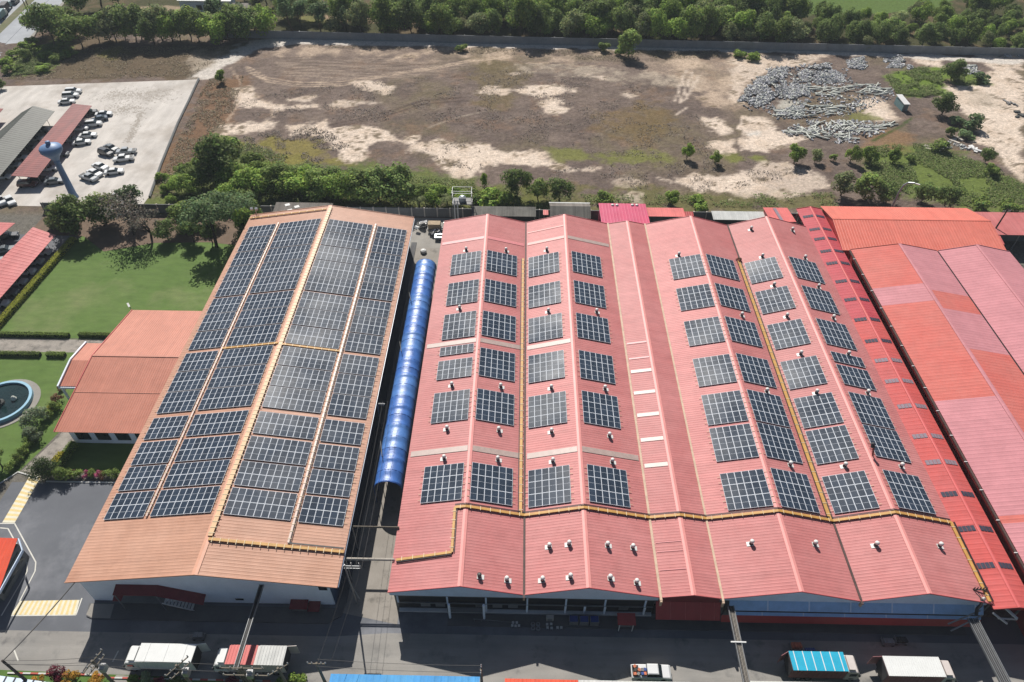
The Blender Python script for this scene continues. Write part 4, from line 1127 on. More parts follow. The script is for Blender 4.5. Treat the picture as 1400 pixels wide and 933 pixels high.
tray('yellow tray crossing the tan roof at mid length, both sides of the ridge',[[on(AL,-50.6,85.65),on(AL,-40.7,85.65)],[on(AR_,-40.0,85.45),on(AR_,-30.4,85.45)]],.34,'tray_yellow',tie=1.1,tiew=.12)
tray('yellow tray along the back left edge of the tan roof',[[on(AL,-57.9,126.6),on(AL,-41,126.6)]],.28,'tray_yellow',tie=1.6,tiew=.15)
tray('yellow tray crossing the front of the tan roof to its right eave',[[on(AR_,-40.3,48.45),on(AR_,-22.9,48.45)]],.40,'tray_yellow',tie=1.0,tiew=.3)
tray('narrow silvery duct with dark cable between arrays right of the tan ridge',[[on(AR_,-30.25,49.0),on(AR_,-30.25,123.5)]],.28,'tray_white',tie=1.1,tiew=.16,cable=(.26,))
tray('narrow silvery duct between the arrays left of the tan ridge',[[on(AL,-50.7,52.6),on(AL,-50.7,123.5)]],.24,'tray_white',tie=1.3,tiew=.14)
tray('thin dark cable duct leading to the right eave of the tan roof',[[on(AR_,-30.25,48.95),on(AR_,-23,48.95)]],.16,'steel_dark',tie=99)
TY = 55.25
runs = []
prev = [on(slope(1,'L'),-8.5,TY),on(slope(1,'L'),RX[0],TY)]
full = [on(slope(1,'L'),-8.5,TY),(RX[0],TY,RZ[0]),(V[1],TY,VZ),(RX[1],TY,RZ[1]),(V[2],TY,VZ),(RX[2],TY,RZ[2]),(V[3],TY,VZ),(RX[3],TY,RZ[3]),(V[4],TY,VZ),(RX[4],TY,RZ[4]),on(slope(5,'R'),61.3,TY)]
tray('long yellow cable tray crossing all five pink gables',[full],.38,'tray_yellow',tie=1.25,tiew=.16,cable=(-.34,-.5))
tray('short yellow tray stepping down the leftmost pink gable to its eave',[[on(slope(1,'L'),-8.5,TY),on(slope(1,'L'),-8.4,48.3),on(slope(1,'L'),-15.9,47.9)]],.34,'tray_yellow',tie=1.3,tiew=.2,cable=(-.32,))
tray('yellow cable tray in the first valley of the pink roof',[[(V[1]-.55,55.3,VZ+.1),(V[1]-.55,115,VZ+.1)]],.42,'tray_yellow',tie=1.4,tiew=.1,cable=(-.36,))
tray('yellow cable tray in the fourth valley of the pink roof',[[(V[4]-.45,55.3,VZ+.1),(V[4]-.45,115.2,VZ+.1)]],.48,'tray_yellow',tie=1.8,tiew=.1,cable=(-.34,))
tray('yellow cable tray running down the right edge of the pink roof',[[on(slope(5,'R'),61.25,55.3),on(slope(5,'R'),61.2,43.6)]],.40,'tray_yellow',tie=1.6,tiew=.1,cable=(-.36,-.5))
# ================================================================== blue tarpaulin tunnel in the alley
tn = thing('tarpaulin_tunnel','long blue tarpaulin tunnel roof over the alley','canopy',(-19.4,89,0))
b = MB(); nb = 25; y0,y1 = 61.6,116.6; segs = 18; hwid = 2.15
ring = []
for j in range(nb*6+1):
    t_ = j/(nb*6); y = y0+(y1-y0)*t_+.35*math.sin(t_*37)*math.sin(math.pi*t_); f = (j%6)/6; sag = -.17*math.sin(math.pi*f)**.7  ; sag += .03*math.sin(j*1.7)
    rr = []
    for i in range(segs+1):
        a = math.pi*i/segs; s_ = sag*(math.sin(a)**.6 if a > 0 else 0)
        rr.append((-19.4-math.cos(a)*(hwid+s_*.5), y, 3.7+math.sin(a)*(2.0+s_)+.035*math.sin(i*2.1+j*1.9)))
    ring.append(rr)
vs = [q for rr in ring for q in rr]; n_ = segs+1
for j in range(nb*6): b.add([],[],0)
b.v = vs; b.f = [(j*n_+i,j*n_+i+1,(j+1)*n_+i+1,(j+1)*n_+i) for j in range(nb*6) for i in range(segs)]
b.m = [((j//6)*7 % 5) % 2 for j in range(nb*6) for i in range(segs)]
o = b.build('tarpaulin',['tarp_blue','tarp_pale'],tn,smooth=True)
md = o.modifiers.new('thickness','SOLIDIFY'); md.thickness = .03
for j in range(0,nb+1):
    t_ = j/nb; y = y0+(y1-y0)*t_+.35*math.sin(t_*37)*math.sin(math.pi*t_); b = MB()
    pts = [(-19.4-math.cos(math.pi*i/12)*(hwid-.02),y,3.7+math.sin(math.pi*i/12)*1.96) for i in range(13)]
    b.path([(pts[0][0],y,0)]+pts+[(pts[-1][0],y,0)],.055,6); b.build('hoop','tarp_edge',tn)
for y in (66,89,103):
    b = MB(); b.beam((-21.7,y+4,4.6),(-20.7,y,5.95),.12,.12); b.build('tie_strap','steel_dark',tn)
# ================================================================== pipe gantries over the alley
def gantry(label, y, z, wd, mt, x0=-23.2, x1=-16.2):
    t = thing('pipe_gantry',label,'gantry',((x0+x1)/2,y,0))
    b = MB()
    for k in range(2): b.beam((x0,y+(k-.5)*wd,z),(x1,y+(k-.5)*wd,z),.07,.16)
    for i in range(9):
        x = x0+(x1-x0)*i/8; b.beam((x,y-wd/2,z),(x,y+wd/2,z),.05,.08)
    b.build('frame',mt,t)
    b = MB()
    for k in (-.25,0,.25): b.tube((x0,y+k*wd,z+.14),(x1,y+k*wd,z+.14),.04,.04,6)
    b.build('pipe',mt,t)
    b = MB(); b.tube((x0+.4,y,0),(x0+.4,y,z),.11,.11,8); b.build('post','steel_grey',t)
gantry('white pipe gantry across the alley, nearer the road',48.0,7.2,.26,'concrete_pale')
gantry('rusty brown pipe gantry across the alley, farther from the road',52.9,7.2,.16,'pole_concrete')
gantry('thin cable gantry across the alley beside the blue tunnel mouth',75.5,7.2,.3,'steel_grey',-23.2,-21.6)
ms = thing('signal_mast','slim mast with crossarms at the right front corner of the tan factory','mast',(-21.9,45.4,0))
b = MB(); b.tube((-21.9,45.4,0),(-21.9,45.4,10.4),.16,.10,8); b.build('mast','steel_grey',ms)
for z in (10.1,9.5):
    b = MB(); b.beam((-22.1,45.4,z),(-19.9,45.4,z),.08,.08); b.build('crossarm','steel_grey',ms)
for x in (-21.0,-20.0):
    b = MB(); b.tube((x,45.4,9.5),(x,45.4,10.9),.06,.06,6); b.build('insulator','insulator',ms)
b = MB(); b.beam((-22.4,46.2,4.5),(-21.2,45.2,1.5),.12,.12); b.build('brace','steel_grey',ms)
# ================================================================== cable bridges to the road
def bridge(label, p, q, wd, mt, arms=(), legs=()):
    p,q = Vector(p),Vector(q); c = (p+q)/2; t = thing('cable_bridge',label,'cable bridge',(c.x,c.y,0))
    d = (q-p).normalized(); sd = d.cross(Vector((0,0,1))).normalized()
    b = MB(); b.beam(p,q,wd,.12); b.build('deck',mt,t)
    for k in (-1,1):
        b = MB(); b.beam(p+sd*k*wd/2+Vector((0,0,.1)),q+sd*k*wd/2+Vector((0,0,.1)),.08,.34); b.build('side_rail','steel_grey',t)
    b = MB()
    for k in (-.3,-.1,.12,.3): b.beam(p+sd*k*wd+Vector((0,0,.12)),q+sd*k*wd+Vector((0,0,.12)),.09,.09)
    b.build('cable','cable_black' if mt != 'steel_grey' else 'steel_dark',t)
    for f,w2 in arms:
        x = p.lerp(q,f); b = MB(); b.beam(x-sd*w2+Vector((0,0,.25)),x+sd*w2+Vector((0,0,.25)),.16,.16); b.build('crossarm','white_paint',t)
    for f in legs:
        x = p.lerp(q,f); b = MB()
        for k in (-1,1): b.tube(x+sd*k*wd*.4-Vector((0,0,x.z)),x+sd*k*wd*.4,.12,.12,8)
        b.build('post','pole_concrete',t)
bridge('brown cable bridge from the tan factory wall to the transformer pole',(-33.3,44.5,6.2),(-33.5,33.6,6.2),.5,'pole_concrete',legs=(.97,))
bridge('grey cable bridge crossing the road left of the cyan truck',(28.1,43.0,5.9),(28.0,32.6,6.0),.75,'concrete_pale',arms=((.46,.95),),legs=(.95,))
bridge('broad grey covered cable bridge at the right end of the pink factory',(58.9,42.0,5.8),(59.3,31.0,6.0),1.25,'steel_grey',arms=((.75,2.4),),legs=(.9,))
b = MB()
for k in range(2):
    b.beam((56.0,41.6-k*.9,5.0),(60.2,42.9-k*.6,6.2),.16,.16)
o = tag(b.build('scaffold_pipe','steel_grey'),'loose grey pipes at the head of the broad cable bridge','pipe')
# frame and pipes at the right front corner of the pink roof
kf = thing('pipe_rack','white pipe frame with black hose at the right front corner of the pink roof','frame',(60.6,43.6,0))
b = MB(); b.beam((62.6,43.9,6.9),(64.6,42.0,6.0),.32,.2); b.build('white_beam','white_paint',kf)
b = MB(); b.beam((62.4,42.2,5.6),(64.8,42.1,5.6),.16,.16); b.beam((61.6,42.6,6.3),(63.4,41.6,5.4),.2,.2); b.build('strut','white_paint',kf)
b = MB(); b.path([(60.2,43.8,7.4),(60.0,43.2,7.2),(59.4,42.8,6.9),(59.3,42.2,6.3)],.2,8); b.build('hose','cable_black',kf)
b = MB(); b.box(59.6,61.4,45.0,45.15,7.5,7.62)
for i in range(5): b.tube((59.7+i*.4,45.1,7.6),(59.7+i*.4,45.1,8.1),.09,.07,6)
b.beam((59.7,45.1,7.4),(60.3,43.7,7.5),.1,.1); b.build('insulator_rack','steel_dark',kf)
b = MB(); b.lathe([(.1,0),(.22,.1),(.22,.4),(.05,.55)],(60.4,43.8,7.35),8); b.build('lamp','insulator',kf)
# ================================================================== poles and wires
def upole(label, x, y, h, arms, extra=None, mt='pole_concrete', name='utility_pole', lean=(0,0)):
    t = thing(name,label,'utility pole',(x,y,0)); tx,ty = x+lean[0],y+lean[1]
    b = MB(); b.tube((x,y,0),(tx,ty,h),.22,.14,8); b.build('pole',mt,t)
    for z,w2,ang in arms:
        dx,dy = math.cos(ang)*w2,math.sin(ang)*w2
        b = MB(); b.beam((tx-dx,ty-dy,z),(tx+dx,ty+dy,z),.11,.12); a = b.build('crossarm','pole_concrete',t)
        for k in (-.95,-.5,.5,.95):
            b = MB(); b.lathe([(.05,0),(.09,.1),(.06,.22),(.09,.3),(.03,.42)],(tx+dx*k,ty+dy*k,z+.06),6); b.build('insulator','insulator',a)
    if extra == 'transformer':
        b = MB(); b.box(tx+.3,tx+.95,ty-.35,ty+.35,h-2.5,h-1.5)
        for i in range(6): b.box(tx+.32+i*.11,tx+.37+i*.11,ty-.45,ty-.35,h-2.45,h-1.55)
        q = b.build('transformer','galvanised',t)
        for k in range(3):
            b = MB(); b.lathe([(.10,0),(.13,.1),(.08,.2),(.12,.3),(.05,.5)],(tx+.42+k*.2,ty,h-1.5),8); b.build('bushing','insulator',q)
    return t
upole('dark pole with thick black cable at the lower left corner',-60.2,33.1,9,[],mt='pole_dark')
upole('pole with slanted crossarms and a white transformer above the flower verge',-49.7,33.3,9,[(8.7,1.5,1.2),(7.6,1.3,1.2),(6.9,.9,0)],'transformer')
upole('pole with white transformer in front of the white truck',-39.6,33.0,9,[(8.6,1.5,.9),(7.3,1.3,.9)],'transformer')
t = upole('transformer pole with a wide platform beside the red and white truck',-31.9,32.9,9,[(8.7,2.6,0),(6.6,2.8,0)],'transformer')
upole('second pole of the transformer platform',-27.6,32.9,9,[(8.5,1.2,.6)])
upole('pole with three white prongs left of the blue shelter roof',-23.3,33.7,8.6,[(8.4,1.1,0)],None)
upole('short pole with hanging insulator strings at the blue shelter corner',-3.8,33.5,8.2,[(8.0,.5,1.57)],None)
upole('thin pole beside the grey cable bridge',26.6,33.2,5.5,[],mt='concrete_pale')
upole('dark utility pole beside the highway',-172.0,253.8,11.0,[(10.6,1.2,.3)],mt='pole_dark',lean=(.4,.4))
upole('slim lamp pole on the highway median',-178.0,262,9.0,[],mt='steel_dark')
upole('thin dark pole standing over the pale pink shed at the right',104.6,131.5,9.0,[(8.3,1.0,.2)],mt='pole_dark',lean=(1.8,1.6))
def wire(label, p, q, sag=.6, r=.035, cat='cable', name='power_cable', mt='cable_black'):
    p,q = Vector(p),Vector(q); pts = []
    for i in range(13):
        f = i/12; c = p.lerp(q,f); c.z -= sag*4*f*(1-f); pts.append(c)
    b = MB(); b.path(pts,r,5); tag(b.build(name,mt),label,cat)
wire('thick black cable from the corner pole to the tan factory corner',(-60.2,33.1,8.9),(-57.3,44.4,7.2),.25,.075)
for z,dy,k in ((8.9,.45,'upper rear'),(8.9,-.45,'upper front'),(7.8,.4,'lower rear')):
    wire(f'{k} wire between the two poles over the flower verge',(-60.2,33.1+dy*.4,z-.3),(-49.7,33.3+dy,z),.35,.022)
for dy,k in ((.4,'rear'),(-.4,'front')):
    wire(f'{k} wire between the transformer poles before the white truck',(-49.7,33.3+dy,8.9),(-39.6,33.0+dy,8.8),.35,.022)
    wire(f'{k} wire above the red and white truck',(-39.6,33.0+dy,8.8),(-31.9,32.9+dy,8.9),.3,.022)
    wire(f'{k} wire above the bottom blue shelter',(-23.3,33.7+dy,8.7),(-3.8,33.5+dy,8.3),.4,.022)
for dx,k in ((-.2,'left'),(.6,'middle'),(1.4,'right')):
    wire(f'{k} wire running over the alley from the mast to the roof gantry',(-21.2+dx,45.4,9.6),(-21.4+dx,75,8.6),.5,.02)
for dx,k in ((-.15,'left'),(1.4,'right')):
    wire(f'{k} wire from the pronged pole to the mast',(-23.0+dx,33.7,8.7),(-21.3+dx,45.4,9.6),.3,.02)
# yard lamp behind the compound and garden lamp
sl_ = thing('street_lamp','curved grey street lamp rising behind the long red shed','street lamp',(88.6,145.3,0))
b = MB(); b.path([(88.6,145.3,0),(88.5,145.0,5.5),(88.7,144.7,7.6),(89.2,144.2,8.6),(90.2,143.4,9.0)],.22,8); b.build('post','lamp_metal',sl_)
b = MB(); b.obox((90.7,143.0,9.0),(1.0,.35,.18),-.6); b.build('lamp_head','white_paint',sl_)
gl = thing('garden_lamp','small white garden lamp beside the office roof corner','garden lamp',(-74.9,101.6,0))
b = MB(); b.tube((-74.9,101.6,0),(-74.9,101.6,4.4),.07,.05,6); b.build('post','steel_dark',gl)
b = MB(); b.beam((-75.0,101.6,4.45),(-75.6,102.4,4.7),.35,.10); b.build('lamp_head','white_paint',gl)
# water tower
wt = thing('water_tower','pale blue champagne-shaped water tower beside the red car park canopy','water tower',(-107.9,146.6,0))
TX,TYY = -108.6,146.6
b = MB(); b.lathe([(1.05,0),(.85,1.0),(.70,6),(.62,9.6),(.72,10.2)],(TX,TYY,0),20); b.build('column','tower_blue',wt,smooth=True)
b = MB(); b.lathe([(.72,10.15),(1.1,10.9),(1.9,11.9),(2.4,12.5),(2.45,13.25),(2.25,13.55),(1.3,14.0),(.6,14.2)],(TX,TYY,0),24); tk = b.build('tank','tower_blue',wt,smooth=True)
b = MB(); b.lathe([(.5,14.25),(.55,14.5),(.5,14.85),(.1,14.95)],(TX,TYY,0),14); b.build('hatch','tower_blue',tk,smooth=True)
b = MB()
for k in (-1,1): b.tube((TX+k*.2,TYY-1.0,.3),(TX+k*.2,TYY-.8,11),.03,.03,5)
b.build('ladder','steel_grey',wt)
# tank frame behind the alley
tf = thing('tank_stand','steel frame stand with a small pale tank behind the alley','tank stand',(-13.5,140.2,0))
b = MB()
for x in (-15.6,-11.2):
    for y in (138.6,141.4): b.beam((x,y,0),(x,y,8.6),.14,.14) if False else b.tube((x,y,0),(x,y,7.6),.06,.06,6)
for z in (4.6,6.4,7.6):
    for y in (138.6,141.4): b.beam((-15.6,y,z),(-11.2,y,z),.08,.08)
    for x in (-15.6,-11.2): b.beam((x,138.6,z),(x,141.4,z),.08,.08)
b.build('frame','steel_grey',tf)
b = MB(); b.box(-15.5,-11.3,138.7,141.3,4.65,4.75); b.build('deck','steel_dark',tf)
b = MB(); b.lathe([(.8,4.75),(.85,5.2),(.8,5.8),(.4,6.1)],(-13.4,140.0,0),14); b.build('tank','lamp_metal',tf)
for x in (-15.1,-14.4):
    b = MB(); b.tube((x,138.2,0),(x,138.2,6.0),.16,.16,8); b.build('pipe','white_paint',tf)
# ================================================================== vehicles
PAINT = {}
def paint(name,c):
    if name not in PAINT:
        plain('paint_'+name,c,.30,.03,1.0,spec=.5,coat=.5); PAINT[name] = 'paint_'+name
    return PAINT[name]
for nm,c in (('white',lin(236,238,238)),('silver',lin(176,182,186)),('grey',lin(110,118,124)),('dark',lin(52,58,66)),('darkred',lin(86,36,36)),('blue',lin(74,92,112))): paint(nm,c)
CARM = {}
def shaped(prof, hw, inset=.0, tuck=.12):
    """side profile [(x,z)] swept across the width with the upper edge tucked in"""
    n_ = len(prof); zmin = min(z for _,z in prof); zmax = max(z for _,z in prof); vs = []
    for k,(s) in enumerate((-1,-.86,.86,1)):
        for x,z in prof:
            t_ = (z-zmin)/(zmax-zmin+1e-6)
            w2 = hw*s*(1-tuck*t_) if abs(s) == 1 else hw*s*(1-tuck*t_)
            dz = 0 if abs(s) < 1 else -.05*t_
            vs.append((x,w2,z+dz))
    fs = [tuple(range(n_)), tuple(reversed(range(3*n_,4*n_)))]
    for j in range(3):
        for i in range(n_): fs.append((j*n_+i,(j+1)*n_+i,(j+1)*n_+(i+1)%n_,j*n_+(i+1)%n_))
    return vs, fs
def car_meshes(kind, pt):
    key = (kind,pt)
    if key in CARM: return CARM[key]
    res = []
    if kind == 'sedan':
        body = [(-2.25,.32),(2.25,.30),(2.28,.62),(2.05,.80),(1.0,.93),(-1.45,.95),(-2.15,.92),(-2.28,.65)]
        cab = [(-1.55,.93),(1.05,.91),(.35,1.40),(-.85,1.42)]; roof = (-.80,.32,1.385,1.45); wb = 1.35
    elif kind == 'suv':
        body = [(-2.2,.38),(2.25,.36),(2.28,.75),(2.05,.98),(1.05,1.08),(-2.15,1.10),(-2.25,.75)]
        cab = [(-2.12,1.08),(1.1,1.06),(.45,1.66),(-1.85,1.70)]; roof = (-1.80,.42,1.655,1.74); wb = 1.35
    else:
        body = [(-2.55,.45),(2.5,.42),(2.55,.80),(2.3,1.02),(1.35,1.10),(-2.55,1.05)]
        cab = [(-.62,1.04),(1.40,1.08),(.75,1.68),(-.50,1.72)]; roof = (-.46,.72,1.675,1.75); wb = 1.55
    b = MB(); b.add(*shaped(body,.90,tuck=.06)); b.box(*(2.18,2.33,-.7,.7,.38,.52)); me1 = vmesh(b,'body',pt,False); res.append(('body',me1))
    b = MB(); b.add(*shaped(cab,.80,tuck=.16)); res.append(('window_glass',vmesh(b,'window_glass','dark_glass',False)))
    b = MB(); b.add(*shaped([(roof[0]-.12,roof[2]),(roof[1]+.12,roof[2]),(roof[1],roof[3]),(roof[0],roof[3])],.67,tuck=.05)); res.append(('roof',vmesh(b,'roof',pt,False)))
    if kind == 'pickup':
        b = MB(); b.box(-2.45,-.75,-.72,.72,1.0,1.062); res.append(('cargo_bed',vmesh(b,'cargo_bed','cable_black',False)))
    w_ = MB(); w_.tube((0,-.11,0),(0,.11,0),.33,.33,14); wm = vmesh(w_,'wheel','tyre',False)
    l_ = MB(); l_.box(-.06,.06,-.18,.18,-.07,.07); lm = vmesh(l_,'headlight','insulator',False)
    CARM[key] = (res,wm,lm,wb); return CARM[key]
def car(kind, pt, label, px, py, ang, group, name='parked_car', z=0.016):
    x,y,_ = P(px,py,.5)
    t = thing(name,label,'car' if kind != 'pickup' else 'pickup truck',(x,y,z),rad(ang),group)
    res,wm,lm,wb = car_meshes(kind,PAINT[pt])
    for nm,me in res:
        o = bpy.data.objects.new(nm,me); col.objects.link(o); o.parent = t
    for sx in (-wb,wb):
        for sy in (-.82,.82):
            o = bpy.data.objects.new('wheel',wm); col.objects.link(o); o.parent = t; o.location = (sx,sy,.33)
    for sy in (-.62,.62):
        o = bpy.data.objects.new('headlight',lm); col.objects.link(o); o.parent = t; o.location = (2.22,sy,.68)
    return t
G = 'cars parked in the concrete lot'
q = lambda x,y: (x*.193, 110+y*.193)
CL = [('suv','white','white car farthest back, top of the cluster beyond the red canopy',520,80,12),
('suv','white','white van-like car in the middle of the cluster beyond the red canopy',500,110,12),
('sedan','white','white car nearest the red canopy end, front of its cluster',472,152,14),
('suv','dark','dark car half under the far end of the red canopy',632,232,25),
('sedan','white','white car beside the dark one at the far end of the red canopy',735,240,14),
('sedan','blue','blue grey car between two white ones near the red canopy',703,275,-150),
('suv','white','large white car right of the red canopy, front of its group',660,312,16),
('sedan','white','white car parked behind another, midway along the red canopy',622,390,12),
('sedan','white','white car nearer the water tower, midway along the red canopy',578,440,18),
('sedan','grey','dark grey car of the pair standing in the open lot, rear one',788,480,-28),
('suv','dark','black car of the pair standing in the open lot, front one',752,516,-25),
('pickup','silver','silver pickup with a black bed cover, rear of two pickups',895,507,190),
('pickup','white','white pickup with an open bed, front of two pickups',876,558,196),
('sedan','white','white car, rear one of the row of three facing right',712,612,-25),
('sedan','white','white car, middle one of the row of three',672,658,-28),
('pickup','silver','silver grey pickup with a dark bed, nearest in the lot',632,692,-24),
('sedan','white','white car standing alone right of the three in a row',808,648,16),
('sedan','grey','grey car at the near end of the red canopy',384,716,14),
('suv','darkred','dark red car in the shade at the near end of the red canopy',196,738,4),
('sedan','dark','black car under the near end of the red canopy',262,700,10),
('sedan','white','white car at the near left corner of the lot',70,852,-45),
('suv','white','white car cut by the left edge of the lot',2,856,-40),
('pickup','white','white pickup tail showing above the trees',766,846,82),
('pickup','blue','blue grey pickup tail showing above the trees at right',886,846,82)]
for k,pt,lb,x,y,a in CL: car(k,pt,lb,*q(x,y),a,G)
for i,(f,pt) in enumerate(((.10,'silver'),(.22,'white'),(.34,'grey'),(.46,'silver'),(.58,'white'),(.70,'silver'),(.82,'white'))):
    x,y = -105.2+.6*f*0, 100+29*f
    t = car('sedan',pt,'car with only its nose showing in shade under the pink canopy by the hedge',700,500,6,'cars under the pink canopy'); t.location = (x,y,.016)
for i,(f,pt) in enumerate(((.14,'white'),(.3,'silver'),(.42,'white'),(.56,'dark'),(.72,'silver'),(.86,'grey'))):
    t = car('suv' if i%2 else 'sedan',pt,'car with its nose showing in shade under the grey green canopy',700,500,8,'cars under the grey canopy'); t.location = (-130.2-3.2*f,150+34*f,.016)
for i,(f,pt) in enumerate(((.2,'white'),(.4,'grey'),(.62,'silver'),(.8,'white'))):
    t = car('sedan',pt,'car in deep shade under the weathered red canopy',700,500,10,'cars under the red canopy'); t.location = (-120.4-3.2*f,152+36*f,.016)
for i,(px,py,pt,a) in enumerate(((6,352,'grey',20),(10,333,'dark',20),(3,368,'silver',20))):
    car('sedan',pt,'car in the shade of the pink canopy corner at the left edge',px,py-10,a,'cars under the left canopy corner')
car('suv','dark','dark car on the highway at the top left, ahead of the trucks',21,3,100,'vehicles on the highway','moving_car')
# ---------------------------------------------------------------- lorries
def lorry(label, x0, x1, y0, y1, zt, roofs_, side, cabdir, cabmat, nrib, doors, roofmats, rear=None, ribmat=None, group='box trucks on the service road'):
    """x0..x1 box, cab at cabdir side"""
    cx,cy = (x0+x1)/2,(y0+y1)/2; t = thing('box_truck',label,'truck',(cx,cy,0),0,group)
    b = MB(); b.box(x0,x1,y0,y1,1.05,zt-.06)
    for i in range(int((x1-x0)/.55)): b.box(x0+.2+i*.55,x0+.28+i*.55,y0-.04,y0,1.1,zt-.1)
    bx = b.build('cargo_box',side,t)
    for xa,xb,mt in roofs_:
        b = MB(); b.box(xa,xb,y0-.03,y1+.03,zt-.06,zt)
        n_ = nrib if isinstance(nrib,int) else 12
        for i in range(n_):
            xx = xa+(i+.5)*(xb-xa)/n_; b.box(xx-.05,xx+.05,y0-.03,y1+.03,zt,zt+.04,1 if ribmat else 0)
        b.build('box_roof',[mt,ribmat or mt],bx)
    b = MB(); b.box(x0+.1,x1-.1,y0+.4,y1-.4,.55,1.04)
    fx = (x1 if cabdir > 0 else x0); b.box(min(fx,fx+cabdir*1.7),max(fx,fx+cabdir*1.7),y0+.4,y1-.4,.55,.8); b.build('chassis','truck_frame',t)
    # cab
    s = cabdir; c0 = fx+s*.18; prof = [(0,.6),(1.75,.6),(1.85,1.5),(1.55,2.35),(1.25,2.75),(0,2.85)]
    b = MB(); vs,fs = shaped([(p,z) for p,z in prof],1.12,tuck=.05); vs = [(c0+s*p,cy+yy,z) for p,yy,z in vs]
    if s < 0: fs = [tuple(reversed(f)) for f in fs]
    b.add(vs,fs); cb = b.build('cab',cabmat,t)
    b = MB(); b.add([(c0+s*1.84,cy-.95,1.6),(c0+s*1.84,cy+.95,1.6),(c0+s*1.60,cy+.92,2.3),(c0+s*1.60,cy-.92,2.3)],[(0,1,2,3)]); b.v = [(xx+s*.05,yy,zz+.02) for xx,yy,zz in b.v]; b.build('windshield','dark_glass',cb)
    b = MB(); b.box(min(c0+s*.45,c0+s*1.35),max(c0+s*.45,c0+s*1.35),cy-1.135,cy-1.10,1.6,2.25); b.build('side_window','dark_glass',cb)
    b = MB(); xa,xb = sorted((c0+s*.1,c0+s*.9)); b.extrude([(xa,cy-.9,2.86),(xb,cy-.9,2.82),(xb,cy+.9,2.82),(xa,cy+.9,2.86)],(0,0,.35 if s else .3)); b.build('wind_deflector',cabmat,cb)
    for k in (-1,1):
        b = MB(); b.box(min(c0+s*1.6,c0+s*1.75),max(c0+s*1.6,c0+s*1.75),cy+k*1.2-.06,cy+k*1.2+.06,1.7,2.2); b.build('mirror','truck_frame',cb)
    wheels = [fx+s*1.1, fx-s*(x1-x0)*.62, fx-s*(x1-x0)*.80]
    for xw in wheels:
        for yy in (y0+.22,y1-.22):
            b = MB(); b.tube((xw,yy-.16,.5),(xw,yy+.16,.5),.5,.5,16); wh = b.build('wheel','tyre',t)
            b = MB(); b.tube((xw,yy-.18,.5),(xw,yy+.18,.5),.25,.25,12); b.build('rim','rim',wh)
    rx = x0 if s > 0 else x1
    for hy,dy,ang in doors:
        dx = -s*1.25*math.cos(ang); dd = 1.25*math.sin(ang)*dy
        b = MB(); b.beam((rx,hy,(zt+1.1)/2),(rx+dx,hy+dd,(zt+1.1)/2),.06,zt-1.2); b.build('rear_door',rear or side,t)
    b = MB(); b.box(rx-s*.02-.03,rx-s*.02+.03,y0+.1,y1-.1,1.15,zt-.15); b.build('rear_opening','steel_dark',t)
    return t
lorry('white box truck with plain white roof, leftmost of the four',-47.6,-40.5,35.5,37.8,3.4,[(-47.6,-40.5,'truck_white')],'truck_white',-1,'truck_white',3,[(37.8,.3,.5)],None)
lorry('box truck with half red, half white roof beside the leftmost truck',-36.2,-28.9,35.4,37.8,3.4,[(-36.2,-32.6,'truck_pink'),(-32.35,-28.9,'white_sheet')],'truck_cream',-1,'truck_white',9,[(37.8,.2,.35)],None)
lorry('box truck with a cyan roof crossed by white bands',35.1,42.0,36.05,38.4,3.4,[(35.1,42.0,'truck_cyan')],'truck_box_rose',1,'truck_cream',6,[(38.4,-.8,.6)],None,ribmat='truck_white')
lorry('box truck with a white ribbed roof and rose sides, rightmost of the four',46.85,53.95,35.6,38.0,3.4,[(46.85,53.95,'truck_white')],'truck_box_rose',1,'truck_cream',24,[(38.0,-.2,.3)],None)
# pickup with goods
x,y = 17.7,36.5
t = car('pickup','white','white pickup carrying orange and green goods in its open bed',700,500,0,'vehicles on the service road','pickup_truck'); t.location = (x,y,.02)
G2 = thing('cargo_heap','heap of orange and dark goods in the white pickup bed','cargo',(x-1.6,y,1.08))
for i in range(9):
    b = MB(); b.obox((x-2.2+.45*(i%4)+rng.random()*.2,y-.5+.45*(i//4)+rng.random()*.1,1.25+rng.random()*.1),(.38,.34,.3),rng.random()*2)
    b.build('sack',['cargo_orange','junk','crate_blue','cargo_orange','stone_dark'][i%5],G2)
# highway trucks
for px,py,lb,pt in ((8,11,'dark loaded truck on the highway at the top left corner','truck_frame'),(2,21,'small truck with pale cab at the left edge of the highway','teal_panel')):
    xx,yy,_ = P(px,py,1.0); t = thing('cargo_truck',lb,'truck',(xx,yy,0.01),rad(102),'vehicles on the highway')
    b = MB(); b.box(-3.2,1.4,-1.15,1.15,1.0,2.9); b.build('cargo_box',pt,t,local=True)
    b = MB(); b.add(*shaped([(1.6,.6),(3.3,.6),(3.4,1.5),(3.0,2.4),(1.6,2.5)],1.1,tuck=.05)); b.build('cab','teal_panel' if pt != 'teal_panel' else 'truck_white',t,local=True)
    for sx in (-2.2,2.5):
        for sy in (-1,1):
            b = MB(); b.tube((sx,sy-.15,.5),(sx,sy+.15,.5),.5,.5,12); b.build('wheel','tyre',t,local=True)
